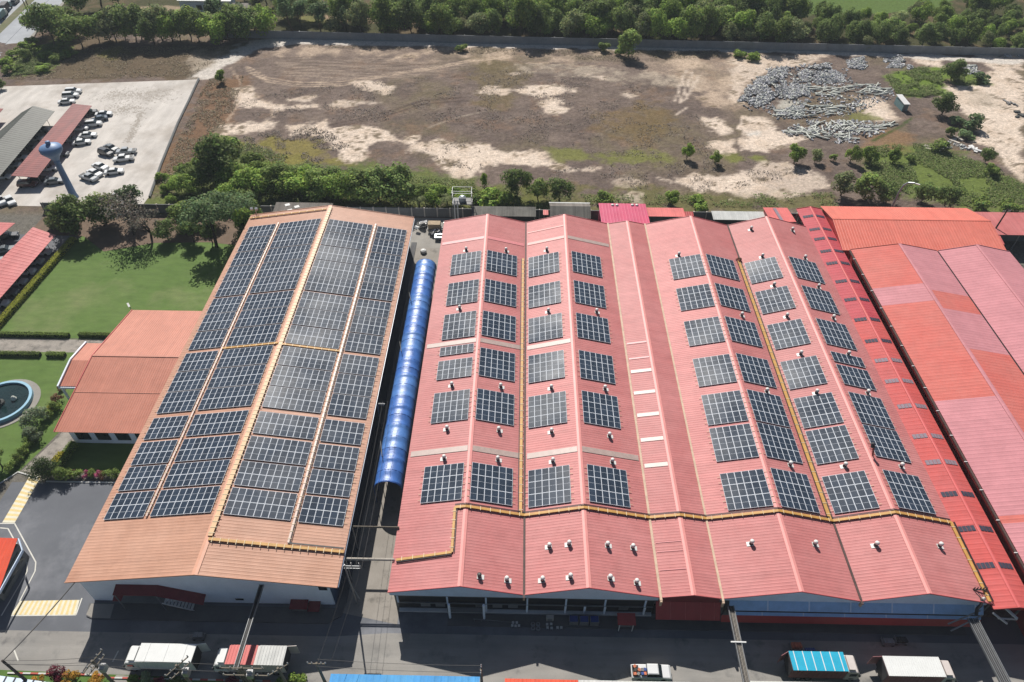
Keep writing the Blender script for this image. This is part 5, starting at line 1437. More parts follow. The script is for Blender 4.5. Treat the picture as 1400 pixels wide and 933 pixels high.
# ---------------------------------------------------------------- things in the shade of the loading front
for i,(x,lb) in enumerate(((8.1,'blue crate by the dock, leftmost of three'),(9.5,'blue crate by the dock, middle of three'),(10.9,'blue crate by the dock, rightmost of three'))):
    t = thing('crate',lb,'crate',(x,43.2,.13),0,'blue crates by the dock')
    b = MB(); b.box(x-.58,x+.58,42.75,43.65,.14,1.0); b.build('body','crate_blue',t)
    b = MB()
    for k in (-1,1): b.box(x+k*.58-.03,x+k*.58+.03,42.7,43.7,1.0,1.06)
    b.box(x-.6,x+.6,42.7,42.76,.14,1.07); b.build('rim','steel_grey',t)
PLN = 0
for i,(x,y) in enumerate(((.6,42.75),(1.1,42.75),(.5,42.35),(.95,42.3),(1.4,42.35),(5.2,42.6),(5.75,42.65),(5.25,42.15),(5.8,42.1),(6.6,42.2),(7.1,42.2))):
    t = thing('stool','pale square stool standing on the dark loading pavement','stool',(x-.7,y,.13),0,'stools and drums on the loading pavement')
    b = MB(); b.box(x-.86,x-.54,y-.16,y+.16,.5,.56); b.build('seat','kerb_white',t)
    for sx in (-.13,.13):
        for sy in (-.13,.13):
            b = MB(); b.box(x-.7+sx-.02,x-.7+sx+.02,y+sy-.02,y+sy+.02,.14,.5); b.build('leg','steel_grey',t)
for i,(x,y) in enumerate(((2.6,42.7),(3.3,42.7),(2.6,42.1),(3.3,42.1))):
    t = thing('reel','grey ring shaped reel lying between the stools','reel',(x,y,.13),0,'reels on the loading pavement')
    b = MB(); b.lathe([(.30,.14),(.30,.34),(.22,.36)],(x,y,0),14); b.build('rim','steel_grey',t)
    b = MB(); b.lathe([(.12,.30),(.12,.39)],(x,y,0),10); b.build('core','stone_dark',t)
t = thing('kiosk','small booth with a dark red roof beside the dock','booth',(15.0,42.6,.13))
b = MB(); b.extrude([(13.8,41.9,2.2),(16.2,41.9,2.2),(16.2,43.4,2.5),(13.8,43.4,2.5)],(0,0,.1)); b.build('roof','red_awning',t)
b = MB(); b.box(14.0,16.0,42.6,43.3,.14,2.15); b.build('wall','grey_wall',t)
for x in (14.1,15.9):
    b = MB(); b.box(x-.05,x+.05,42.0,42.1,.14,2.2); b.build('post','white_paint',t)
t = thing('white_cabinet','white cabinet standing below the dock edge','cabinet',(4.9,43.5,.13))
b = MB(); b.box(4.4,5.4,43.2,43.7,.14,1.0); b.build('body','concrete_pale',t); b = MB(); b.box(4.6,5.2,43.16,43.2,.3,.9); b.build('door','steel_grey',t)
def cart(label,x,y,mt,load):
    t = thing('hand_cart',label,'cart',(x,y,.02)); b = MB(); b.box(x-.8,x+.8,y-.45,y+.45,.4,.48); b.build('deck','steel_grey',t)
    b = MB(); b.tube((x-.8,y-.4,.45),(x-1.0,y-.4,1.2),.03,.03,5); b.tube((x-.8,y+.4,.45),(x-1.0,y+.4,1.2),.03,.03,5); b.tube((x-1.0,y-.4,1.2),(x-1.0,y+.4,1.2),.03,.03,5); b.build('handle','steel_grey',t)
    for sx in (-.6,.6):
        for sy in (-.4,.4):
            b = MB(); b.tube((x+sx,y+sy-.04,.2),(x+sx,y+sy+.04,.2),.18,.18,10); b.build('wheel','tyre',t)
    b = MB()
    for i in range(4): b.obox((x-.5+.33*i,y,.7),(.3,.7,.42+.1*(i%2)),.1*i)
    b.build('load',load,t)
cart('cart with brown load standing between the grey bridge and the cyan truck',37.4,40.3,'junk','cargo_orange')
cart('cart with blue barrel beside the cyan truck',39.0,39.6,'junk','crate_blue')
cart('blue framed cart in the shade behind the rightmost truck',49.8,41.1,'junk','steel_grey')
cart('cart with dark tangled load in the shade behind the rightmost truck',51.6,41.3,'junk','stone_dark')
cart('motor tricycle like cart in the shade above the white truck',-41.9,40.1,'junk','steel_grey')
# clutter at the back of the alley
jt = [(-19.6,133.4,'pile of scrap metal at the back of the alley, left heap'),(-16.8,135.2,'pile of scrap metal by the back wall of the alley'),(-22.6,135.8,'dark bags heaped at the back left of the alley')]
for x,y,lb in jt:
    t = thing('scrap_heap',lb,'scrap heap',(x,y,.02))
    for i in range(12):
        b = MB(); b.obox((x+rng.normal()*.8,y+rng.normal()*.7,.35+rng.random()*.7),(.4+rng.random()*.9,.3+rng.random()*.6,.2+rng.random()*.5),rng.random()*3,rx=rng.normal()*.3,ry=rng.normal()*.3)
        b.build('scrap_piece',['junk','stone_dark','galvanised','white_paint'][i%4],t)
t = thing('flatbed_cart','old flatbed cart with a cream box by the back wall of the alley','cart',(-19.4,134.6,0.02))
b = MB(); b.box(-21.0,-18.2,134.0,135.6,1.0,2.2); b.build('box','wood_pallet',t); b = MB(); b.box(-21.2,-18.0,133.8,135.8,.7,.98); b.build('deck','steel_dark',t)
for x in (-20.6,-18.6):
    for y in (134.0,135.6):
        b = MB(); b.tube((x,y-.1,.4),(x,y+.1,.4),.4,.4,12); b.build('wheel','tyre',t)
t = thing('parked_boat','small pale green boat hull lying beside the pink factory corner','boat',(-17.2,132.0,.02))
b = MB(); b.add(*shaped([(-1.8,.1),(1.6,.1),(2.2,.9),(-1.9,.8)],.7,tuck=-.3)); b.v = [(x-17.4,y+131.6,z+.1) for x,y,z in b.v]; b.build('hull','lamp_metal',t)
b = MB(); b.box(-18.8,-16.2,131.25,131.95,.92,1.0); b.build('deck','stone_dark',t)
t = thing('white_bag','white sack lying at the side of the tan factory','sack',(-21.3,126.3,0)); 
b = MB(); b.lathe([(.5,.02),(.75,.3),(.6,.7),(.2,.9)],(-21.3,126.3,0),9); b.build('sack','white_paint',t)
# floodlight on the tan roof corner
t = thing('floodlight','white floodlight bracket at the back left corner of the tan roof','floodlight',(-57.0,128.3,8.1))
b = MB(); b.beam((-57.0,128.3,8.0),(-57.0,128.3,9.4),.12,.12) if False else b.tube((-57,128.3,8.0),(-57,128.3,9.5),.08,.08,6); b.build('post','galvanised',t)
for dx in (-.7,.3):
    b = MB(); b.obox((-57+dx,128.3,9.5),(.55,.5,.6),.2,rx=.5); b.build('lamp_head','galvanised',t)
# ================================================================== vegetation
FWD = CM[:,2]; SINP, COSP = 0.6907, 0.7232
def pxscale(px,py,z=0.0):
    p = np.array(P(px,py,z))-np.array([0,0,CAMH]); return FOC/float(p @ FWD)
def leafmesh(name, pos, nor, size, tint, mat, asp=1.5):
    """one quad per leaf spray"""
    n_ = len(pos); r = rng.normal(size=(n_,3)); nor = nor/np.linalg.norm(nor,axis=1,keepdims=True)
    u = np.cross(nor,r); u /= np.linalg.norm(u,axis=1,keepdims=True)+1e-9; v = np.cross(nor,u)
    a = size[:,None]*.5; bb = a/asp
    co = np.stack([pos-u*a, pos-v*bb+nor*bb*.25, pos+u*a, pos+v*bb+nor*bb*.25],1).reshape(-1,3)
    me = bpy.data.meshes.new(name); me.vertices.add(4*n_); me.vertices.foreach_set('co',co.astype(np.float32).ravel())
    me.loops.add(4*n_); me.loops.foreach_set('vertex_index',np.arange(4*n_))
    me.polygons.add(n_); me.polygons.foreach_set('loop_start',np.arange(0,4*n_,4)); me.polygons.foreach_set('loop_total',np.full(n_,4))
    me.update(calc_edges=True)
    t = np.repeat(tint,4,0) if tint.ndim == 2 else np.repeat(np.repeat(tint[:,None],3,1),4,0)
    at = me.color_attributes.new('tint','FLOAT_COLOR','POINT'); at.data.foreach_set('color',np.concatenate([t,np.ones((4*n_,1))],1).astype(np.float32).ravel())
    me.materials.append(M[mat]); return me
def cloud(R, z0, z1, ncl, nleaf, leaf, flat=1.0, fill=.36, jit=.18, shape='egg'):
    """leaf sprays gathered in clumps inside a crown"""
    cs = []; ex = .8+.45*rng.random()
    H2 = (z1-z0)/2; zc = (z0+z1)/2
    while len(cs) < ncl:
        d = rng.normal(size=3); d /= np.linalg.norm(d); r = rng.random()**.38
        k = 1.0-.25*max(d[2],0) if shape == 'egg' else 1.0
        cs.append((d[0]*r*R*.84*k*ex, d[1]*r*R*.84*k/ex, zc+d[2]*r*H2*.8))
    cs = np.array(cs); rc = R*(fill*(.65+.7*rng.random(ncl))); ct = .68+.64*rng.random(ncl)
    w_ = rc**2; w_ /= w_.sum(); k = rng.choice(ncl,nleaf,p=w_)
    d = rng.normal(size=(nleaf,3)); d[:,2] += .25; d /= np.linalg.norm(d,axis=1,keepdims=True)
    rr = rc[k]*(.45+.60*rng.random(nleaf)**.6)
    pos = cs[k]+d*rr[:,None]*np.array([1,1,min(1.0,H2/R*1.1)])
    pos[:,2] = np.maximum(pos[:,2], .05)
    nor = d+rng.normal(size=(nleaf,3))*.45+np.array([0,0,.35])
    tint = ct[k]*(1+jit*rng.normal(size=nleaf)); tint = np.clip(tint,.35,1.9)
    tt = np.stack([tint*(1+.10*rng.normal(size=nleaf)),tint,tint*(1+.08*rng.normal(size=nleaf))],1).clip(.2,2.2)
    return pos,nor,leaf*(.6+.8*rng.random(nleaf)),tt,cs
def trunk_mesh(name, H, z0, r, cs, mat, lean=.0, nl=5):
    b = MB(); pts = [Vector((lean*math.sin(t*2.2)*H*.12, lean*math.cos(t*1.3)*H*.08, z0*1.35*t)) for t in (0,.35,.7,1)]
    rs = [r,r*.8,r*.66,r*.5]
    for i in range(3): b.tube(pts[i],pts[i+1],rs[i],rs[i+1],7)
    for j in range(min(nl,len(cs))):
        s = pts[1+j%3]; e = Vector(cs[j]); m1 = s.lerp(e,.5)+Vector((0,0,-.04*H))
        b.tube(s,m1,r*.42,r*.28,5); b.tube(m1,e,r*.28,r*.08,5)
    me = bpy.data.meshes.new(name); me.from_pydata(b.v,[],b.f); me.materials.append(M[mat]); me.update(); return me
KIND = {}
def kind(key, H, R, z0, ncl, nleaf, leaf, mat, tmat='trunk', tr=.16, lean=.3, nvar=3, fill=.36, shape='egg', nl=5):
    L = []
    for v in range(nvar):
        pos,nor,sz,tt,cs = cloud(R,z0,H,ncl,nleaf,leaf,fill=fill,shape=shape)
        L.append((leafmesh('crown',pos,nor,sz,tt,mat), trunk_mesh('trunk',H,max(z0,.3),tr,cs,tmat,lean,nl)))
    KIND[key] = (L,H,R)
kind('wood',8.4,3.9,1.6,30,3300,.52,'leaf_mid',nvar=5)
kind('wood_bright',7.8,3.7,1.2,28,3200,.50,'leaf_bright',nvar=3)
kind('wood_dark',8.8,4.0,1.6,30,3300,.52,'leaf_dark',nvar=3)
kind('wood_pale',7.4,3.6,1.4,28,2700,.50,'leaf_pale',nvar=2)
kind('tall_thin',9.5,3.0,3.6,16,1300,.55,'leaf_teal',nvar=3,tr=.2,lean=.8)
kind('dark_tree',6.0,3.0,1.2,20,2400,.42,'leaf_dark',nvar=3)
kind('mid_tree',5.6,2.8,.9,20,2300,.42,'leaf_mid',nvar=3)
kind('bright_tree',5.2,2.4,.7,18,2200,.38,'leaf_bright',nvar=3)
kind('pale_tree',5.6,2.7,1.0,18,1900,.40,'leaf_pale',nvar=2)
kind('open_tree',9.0,4.6,4.4,22,2400,.42,'leaf_teal','trunk_dark',tr=.26,lean=1.0,nvar=2,fill=.34,shape='round',nl=9)
kind('bare_tree',8.5,4.0,3.4,26,900,.34,'leaf_grey','trunk_dark',tr=.24,lean=.8,nvar=2,fill=.3,shape='round',nl=16)
kind('ball_tree',4.6,1.9,1.9,18,2600,.30,'leaf_dark','trunk_dark',tr=.14,lean=.2,nvar=1,fill=.46)
kind('topiary',3.7,1.9,.5,26,4600,.20,'leaf_deep','trunk_dark',tr=.14,lean=.1,nvar=1,fill=.5)
kind('bush',1.9,1.35,.05,12,900,.30,'leaf_mid',nvar=3,tr=.06)
kind('bush_bright',1.7,1.3,.05,12,900,.30,'leaf_bright',nvar=3,tr=.06)
kind('bush_teal',1.9,1.4,.05,12,900,.30,'leaf_teal',nvar=2,tr=.06)
kind('flower_bush',2.6,1.7,.1,14,1500,.26,'leaf_flower',nvar=1,tr=.08)
kind('clipped',1.3,.75,.05,10,700,.16,'leaf_mid',nvar=2,tr=.06,fill=.5)
kind('clipped_yellow',1.1,.7,.05,10,700,.16,'leaf_yellow',nvar=1,tr=.06,fill=.5)
kind('maroon',1.7,1.15,.05,10,800,.2,'leaf_maroon',nvar=1,tr=.06)
kind('orange',1.5,1.15,.05,10,800,.2,'leaf_orange',nvar=1,tr=.06)
kind('pink',1.1,.65,.05,8,500,.16,'leaf_pink',nvar=1,tr=.05)
kind('rust',1.1,.75,.05,8,500,.16,'leaf_rust',nvar=1,tr=.05)
kind('scrubby',1.6,1.6,.05,12,700,.36,'leaf_pale',nvar=2,tr=.05)
def tree(key, label, x, y, sc=1.0, group=None, name='tree', cat='tree', z=0.0, sz=None):
    L,H,R = KIND[key]; cm,tm = L[rng.integers(len(L))]
    t = thing(name,label,cat,(x,y,z),rng.random()*6.28,group); t.scale = (sc,sc,sz or sc)
    for nm,me in (('trunk' if name == 'tree' else 'stem',tm),('crown' if name == 'tree' else 'foliage',cm)):
        o = bpy.data.objects.new(nm,me); col.objects.link(o); o.parent = t
    return t
def ptree(key, label, px, py, wpx, asp=1.0, group=None, name='tree', cat='tree'):
    """px,py: foot of the plant in the photo, wpx: its width there"""
    x,y,_ = P(px,py,0); L,H,R = KIND[key]; sc = wpx/pxscale(px,py)/2/R*.95
    return tree(key,label,x,y,sc,group,name,cat,sz=sc*asp)
# --- lone trees on the waste ground
for a in [('mid_tree','large round green tree standing against the long grey wall road',858,78,36,1.0),
 ('pale_tree','yellowish young tree in the shade strip below the long wall, right of centre',1182,70,22,.9),
 ('dark_tree','dark spreading tree beside the white rubble at the upper right',1300,110,36,.85),
 ('bush_teal','low grey green bush right of the dark spreading tree',1337,112,26,.8),
 ('dark_tree','dark leaning tree right of the teal hut',1287,158,36,.95),
 ('bush_teal','grey green bush at the edge of the sand, right of the leaning tree',1328,176,30,1.0),
 ('bush_teal','smaller grey green bush left of the sand edge bush',1308,172,22,1.0),
 ('bush','green bush below the leaning tree',1299,187,18,1.2),
 ('bush','bush among pale rubbish below the teal hut',1284,206,30,.8),
 ('bush_teal','bush beside the white rubbish by the sand',1318,190,24,.8),
 ('dark_tree','small dark tree at the corner of the right sand lot',1347,222,22,1.0),
 ('bush','bush below the small dark tree at the right sand lot',1353,240,26,.9),
 ('bright_tree','wide bright tree, first of the row from the left below the debris',1086,224,30,.9),
 ('pale_tree','thin pale tree, second of the row below the debris',1114,222,20,.95),
 ('bush','very small shrub, third of the row below the debris',1139,220,13,1.2),
 ('bright_tree','round tree, fourth of the row below the debris',1162,222,22,1.1),
 ('bright_tree','round tree, fifth of the row below the debris',1188,224,24,1.0),
 ('bright_tree','round tree, sixth of the row below the debris',1220,224,22,1.0),
 ('bush','small shrub at the right end of the row below the debris',1242,222,14,1.1),
 ('pale_tree','grey green tree at the left end of the thicket behind the red shed',1150,268,40,.9),
 ('mid_tree','green tree second from left in the thicket behind the red shed',1180,272,42,.9),
 ('dark_tree','dark tree in the middle of the thicket behind the red shed',1208,277,38,.8),
 ('dark_tree','dark tree right of the curved street lamp',1258,278,36,.9),
 ('dark_tree','very dark tree with grey creeper right of the curved lamp',1292,282,34,.95),
 ('bush','dark low shrub near the right end behind the red shed',1336,287,32,.9),
 ('bush','low shrub behind the pale pink shed',1372,290,28,1.0),
 ('bush','shrub at the far right edge behind the pale pink shed',1392,290,20,.9),
 ('bright_tree','slim young tree in the olive strip, left of a pair',938,218,21,1.1),
 ('bright_tree','slim young tree in the olive strip, right of a pair',977,224,19,1.0),
 ('bright_tree','bushy young tree behind the magenta shed',917,279,24,.8),
 ('bush_bright','bush right of the bushy young tree behind the salmon roof',953,280,28,.8),
 ('bush_bright','low bush just behind the salmon roof',955,292,24,.9),
 ('bush','bush between the grey gabled shed and the magenta roof',826,277,28,.9),
 ('dark_tree','tall dark tree, left of three behind the grey gabled shed',706,270,40,1.1),
 ('mid_tree','grey green tree, middle of three behind the grey gabled shed',735,274,34,1.0),
 ('dark_tree','dark tree, right of three behind the grey gabled shed',764,276,36,1.0),
 ('bright_tree','slim bright shrub tree left of the three behind the sheds',662,256,14,1.4),
 ('bush_bright','light green bush behind the long low grey shed',668,277,40,.8),
 ('bush_bright','low light green bush left of the dark trio',690,280,36,.7),
 ('bush','bush at the left end of the long low grey shed',648,276,30,.8),
 ('bright_tree','single young tree at the mouth of the dirt track',303,113,18,1.0),
 ('bush','green bush beside the wall road, left part',632,70,18,.8),
 ('bush','dark bush left of the large round tree by the wall road',826,70,22,.8),
 ('bush','bush right of the large round tree by the wall road',848,76,18,.7),
 ('bush_bright','low bush on the pale ground left of the rubble mound, left one',1010,78,22,.7),
 ('bush_bright','low bush on the pale ground left of the rubble mound, right one',1030,82,24,.7),
 ('bush','bush at the right end of the wall road',1392,72,24,.9),
 ('wood_dark','large dark tree rising at the left end of the thicket behind the tan factory',305,250,64,1.0),
 ('dark_tree','dark columnar tree behind the lawn trees',303,232,34,1.4)]:
    k,lb,px,py,wp,asp = a
    ptree(k,lb,px,py,wp,asp,name='bush' if k.startswith('bush') else 'tree',cat='bush' if k.startswith('bush') else 'tree')
# --- thicket behind the tan factory
TH = [(385,268,56,'wood'),(412,272,58,'wood_bright'),(440,276,56,'wood'),(468,278,60,'wood_bright'),(497,278,56,'wood'),(520,276,62,'wood_dark'),(548,276,66,'wood_dark'),(486,268,46,'wood'),(452,266,46,'wood_dark'),(572,280,40,'wood'),(598,282,40,'wood_bright'),(626,282,36,'wood_bright'),
      (352,270,52,'wood_bright'),(330,262,50,'wood_bright'),(362,252,40,'wood_bright'),(278,258,44,'wood'),(262,268,38,'wood_bright'),(318,278,44,'wood_bright'),(340,284,36,'wood'),(248,262,30,'wood_bright'),(402,256,40,'wood'),(430,258,36,'wood_bright')]
for px,py,wp,k in TH:
    lb = {'wood':'green thicket tree crowding the strip behind the tan factory','wood_bright':'lighter green thicket tree crowding the strip behind the tan factory','wood_dark':'dark green thicket tree crowding the strip behind the tan factory'}[k]
    ptree(k,lb,px,py,wp,.78,group='thicket behind the tan factory')
for i,(px,py) in enumerate(((226,262),(240,250),(254,240),(270,228),(286,222),(318,205),(236,276),(290,240),(345,228),(222,246),(300,215))):
    ptree(('bush_bright','scrubby','bush')[i%3],('light green','dry pale','green')[i%3]+' bush on the slope right of the parking lot',px,py,20+6*(i%3),.9,'bushes right of the parking lot','bush','bush')
# --- trees along the top of the lawn
for a in [('wood_dark','big dark tree at the left end of the lawn, over the pink canopy',-100.5,132.0,.95,.9),
 ('wood_dark','dark leafy tree between the big dark tree and the bare grey tree',-95.5,134.5,.85,.85),
 ('wood_pale','dull greyish leafy tree behind the big dark tree',-96.0,136.0,.95,.95),
 ('bare_tree','bare grey branched tree standing left of the lawn top',-88.3,131.0,1.0,1.0),
 ('bare_tree','bare grey tree with a leaning dark trunk at the lawn top',-83.8,129.9,.86,.9),
 ('tall_thin','tall wispy green tree behind the bare trees',-89.5,138.0,.8,.85),
 ('dark_tree','small dark tree on the bare soil at the top of the lawn',-79.2,129.6,.85,.9),
 ('mid_tree','rounded green tree behind the small dark lawn tree',-76.8,134.3,1.15,.9),
 ('wood_bright','light green tree behind the topiary ball at the lawn top',-72.4,136.4,.8,.8),
 ('ball_tree','topiary ball tree with its round shadow on the lawn',-73.3,129.0,.95,1.0),
 ('open_tree','large open crowned tree with a curved trunk on the lawn',-66.6,127.6,.98,.95),
 ('ball_tree','small tree with a lamp before it, under the open crowned tree',-69.0,128.8,.8,1.1),
 ('open_tree','second open crowned tree behind the curved one',-64.8,133.8,.85,.85),
 ('bright_tree','bright crowned tree by the back left corner of the tan roof',-60.6,130.5,1.05,1.25),
 ('wood','green tree behind the bright crowned tree by the tan roof',-63.0,137.5,.75,.8),
 ('dark_tree','dark tree in the gap beside the tan roof corner',-60.3,127.6,.75,1.1),
 ('dark_tree','dark shrub tree at the left end of the lawn row',-103.5,134.5,.9,.8),
 ('scrubby','brown green bush at the left end behind the lawn',-107.0,134.0,1.5,1.2)]:
    k,lb,x,y,sc,asp = a
    sc *= {'open_tree':1.5,'tall_thin':1.35,'bare_tree':1.3,'wood_dark':1.25,'wood_pale':1.2,'ball_tree':1.25,'bright_tree':1.3}.get(k,1.1)
    tree(k,lb,x,y,sc,name='bush' if k == 'scrubby' else 'tree',cat='bush' if k == 'scrubby' else 'tree',sz=sc*asp)
# --- wood beyond the long wall
cnt = 0
rows = [(253.5,6.0),(259.5,6.4),(266.0,6.8),(273,7.2),(281,7.6),(290.5,8.4)]
for ri,(yy,sp_) in enumerate(rows):
    x = -112+rng.random()*5
    while x < 205:
        xx = x+rng.normal()*1.3; y_ = yy-.03*(x+50)+rng.normal()*1.3; x += sp_*(.85+.3*rng.random())
        if xx < -52:                                   # open ground with scattered trees at the left
            if rng.random() < (.45 if ri else .35): continue
            if abs(xx-P(290,14,0)[0]) < 15 and 266 < y_ < 284: continue
        if 92 < xx < 142 and ri >= 4: continue
        if 70 < xx < 150 and ri >= 5: continue
        px_, = (rng.random(),)
        n_ = vnoise(np.array([xx*.045+40]),np.array([y_*.06]))[0]
        if xx < -52: k = ('tall_thin','wood','tall_thin','wood_pale')[rng.integers(4)]
        elif n_ > .62: k = ('wood_pale','wood','wood_bright')[rng.integers(3)]
        elif n_ < .36: k = ('wood_dark','wood','wood_dark')[rng.integers(3)]
        else: k = ('wood','wood_bright','wood_bright','wood_pale','wood_dark')[rng.integers(5)]
        sc = .75+.65*rng.random()
        if xx > 96: sc *= .70
        lb = {'wood':'mid green tree in the wood beyond the long grey wall','wood_bright':'light green tree in the wood beyond the long grey wall','wood_dark':'dark green tree in the wood beyond the long grey wall','wood_pale':'pale olive tree in the wood beyond the long grey wall','tall_thin':'tall thin trunked tree in the open wood beyond the wall'}[k]
        tree(k,lb,xx,y_,sc,'trees of the wood beyond the wall',sz=sc*(.75+.6*rng.random())); cnt += 1
# --- hedge row and big trees at the top left
for px,py,wp,k,lb in ((76,62,62,'wood_dark','huge dark tree by the highway bend at the top left'),(112,66,52,'wood','big tree right of the huge dark highway tree'),(58,50,40,'wood_pale','pale crowned tree touching the highway'),
    (92,50,50,'wood','broad tree behind the huge dark highway tree'),(110,20,40,'wood_dark','dark tree at the top edge beyond the hedge row'),(135,8,40,'tall_thin','thin trunked tree on the bare ground at the top'),(162,6,36,'wood','tree at the top edge left of the white roofed house'),
    (38,82,18,'mid_tree','dark round bush tree between highway and dry field'),(56,92,12,'bush','narrow shrub in the bright green weeds by the highway'),(13,100,20,'bush','bush at the corner of highway and parking lot'),(2,122,18,'dark_tree','dark tree at the left edge above the parking lot')):
    ptree(k,lb,px,py,wp,.85,name='bush' if k == 'bush' else 'tree',cat='bush' if k == 'bush' else 'tree')
for i in range(19):
    px = 134+i*12.6+rng.normal()*2; py = 57+rng.normal()*2.2 if i < 17 else 50
    k = ('wood','wood_dark','wood_pale','wood_bright','wood_dark')[i%5]
    lb = {'wood':'mid green tree in the dense row left of the long wall','wood_bright':'light green tree in the dense row left of the long wall','wood_dark':'dark tree in the dense row left of the long wall','wood_pale':'olive tree in the dense row left of the long wall'}[k]
    ptree(k,lb,px,py,36+rng.random()*16,.95,'dense tree row at the top left')
for i,(px,py) in enumerate(((10,88),(24,78),(36,68),(44,60),(64,80),(80,84),(94,78),(26,98),(60,98),(86,66))):
    ptree(('bush_bright','bush')[i%2],('bright','dark')[i%2]+' weed bush between the highway and the dry field',px,py,18+rng.random()*8,.7,'weed bushes by the highway','bush','bush')
# --- gardens
x,y,_ = P(50,570,0); tree('flower_bush','big pale flowering bush beside the fountain',-81.9,76.0,1.25,name='bush',cat='bush')
tree('flower_bush','smaller pale flowering bush below the big one by the fountain',-80.6,73.0,.95,name='bush',cat='bush')
for i,(px,py) in enumerate(((40,605),(36,612),(31,619),(25,627),(19,635),(12,643),(44,598),(48,592))):
    x,y,_ = P(px,py,.5); tree('clipped','clipped green shrub in the slanting row below the fountain',x,y,1.25,'clipped shrubs below the fountain',name='bush',cat='bush')
x,y,_ = P(4,640,0); tree('ball_tree','dark round tree at the left edge below the fountain garden',x,y,.9)
for px,py,k,lb,sc in ((80,546,'rust','rust red clipped shrub beside the office porch',1.5),(76,558,'clipped','green clipped shrub below the rust red one',1.5),(71,558,'clipped_yellow','yellow clipped shrub by the office path, upper',1.2),(66,568,'clipped','round green shrub by the office path',1.3),(84,530,'rust','second rust shrub by the porch post',1.0)):
    x,y,_ = P(px,py,.4); tree(k,lb,x,y,sc,name='bush',cat='bush')
x,y,_ = P(66,652,0); tree('topiary','round dark tree at the corner of the striped crossing',x,y,1.0,sz=1.0)
x,y,_ = P(90,652,.4); tree('clipped','clipped round bush right of the round dark tree',x,y,1.9,name='bush',cat='bush')
x,y,_ = P(80,650,.4); tree('clipped','clipped bush squeezed behind the round dark tree',x,y,1.5,name='bush',cat='bush')
for i,(px,k) in enumerate(((101,'rust'),(109,'clipped'),(119,'pink'),(126,'clipped'),(134,'pink'),(143,'rust'),(149,'clipped'),(159,'clipped'))):
    x,y,_ = P(px,650,.3); lb = {'rust':'rust coloured flower bush in the kerb side row','clipped':'green bush in the kerb side row','pink':'pink flowering bush in the kerb side row'}[k]
    tree(k,lb,x,y,1.15,'flower bushes along the white kerb',name='bush',cat='bush')
for px,py,k,lb,sc in ((76,925,'maroon','maroon shrub on the bottom verge left of the yellow ones',1.15),(52,932,'orange','small yellow shrub left of the maroon shrub',.8),(98,929,'orange','large yellow orange shrub right of the maroon shrub',1.1),(134,929,'orange','yellow shrub at the foot of the slanted crossarm pole',.9),(128,936,'orange','second yellow shrub by the slanted crossarm pole',.8),(202,930,'flower_bush','silvery bush below the white truck',.6),(222,932,'maroon','dark red bush below the white truck',.8),(318,930,'maroon','maroon bush below the red and white truck',.8),(345,936,'bush_bright','green bush at the foot of the transformer platform',.7),(405,931,'bush_bright','bright bush left of the pronged pole',.9),(240,936,'bush','green bush at the bottom edge below the white truck',.8),(180,934,'bush_bright','green bush right of the verge path',.7),(385,936,'bush','bush at the bottom edge near the pronged pole',.7)):
    x,y,_ = P(px,py,.4); tree(k,lb,x,y,sc,name='bush',cat='bush')
def hedge(label, p, q, wd, h, mat, core, n_):
    p,q = np.array(p,float),np.array(q,float); L = np.linalg.norm(q-p); d = (q-p)/L; sd = np.array([-d[1],d[0]])
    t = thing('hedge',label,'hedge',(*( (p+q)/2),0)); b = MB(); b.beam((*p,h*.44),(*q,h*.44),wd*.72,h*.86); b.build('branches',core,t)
    f = rng.random(n_); s = rng.normal(size=n_)*.28; s = np.clip(s,-.5,.5); side = rng.random(n_)
    z = np.where(side < .55, h*(.9+.12*rng.random(n_)), h*rng.random(n_)); s = np.where(side < .55, (rng.random(n_)-.5), np.sign(s)*.5)
    pos = np.stack([p[0]+d[0]*f*L+sd[0]*s*wd, p[1]+d[1]*f*L+sd[1]*s*wd, z],1)
    nor = np.stack([sd[0]*s,sd[1]*s,np.full(n_,.5)],1)+rng.normal(size=(n_,3))*.3
    tint = (.7+.6*rng.random(n_))*(1-.0*side); me = leafmesh('foliage',pos-np.array([*( (p+q)/2),0]),nor,.22*(.7+.7*rng.random(n_)),np.repeat(tint[:,None],3,1),mat)
    o = bpy.data.objects.new('foliage',me); col.objects.link(o); o.parent = t
tinted('leaf_hedge_core', (.02,.035,.01))
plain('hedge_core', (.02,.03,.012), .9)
tinted('leaf_lime', (0.40,0.42,0.07))
hedge('long clipped yellow green hedge slanting beside the pink canopy',(-101.8,98),(-100.4,129),1.15,1.1,'leaf_lime','hedge_core',5200)
hedge('low dark hedge above the garden path, long left piece',(-112,97.75),(-86.6,97.75),.8,.8,'leaf_mid','hedge_core',3000)
hedge('low dark hedge above the garden path, short piece by the office',(-84.8,97.9),(-76.8,97.9),.8,.8,'leaf_mid','hedge_core',1200)
hedge('low dark hedge below the garden path, long left piece',(-112,92.4),(-89.5,92.4),.9,.8,'leaf_mid','hedge_core',2800)
hedge('low dark hedge below the garden path, short piece by the porch',(-88.3,92.4),(-84.8,92.4),.9,.8,'leaf_mid','hedge_core',600)
hedge('green hedge with a yellow end beside the small office lawn',(-74.0,66.8),(-73.3,71.6),1.1,1.2,'leaf_mid','hedge_core',1200)
hedge('bright yellow clipped end of the hedge by the round dark tree',(-74.3,67.4),(-74.1,69.4),1.2,1.3,'leaf_yellow','hedge_core',700)
x,y,z = onplane(1011,358,*slope(5,'L')); tree('rust','dry brown weed clump growing in the fourth valley of the pink roof',x-.3,y,.9,name='weed_clump',cat='weed',z=z)
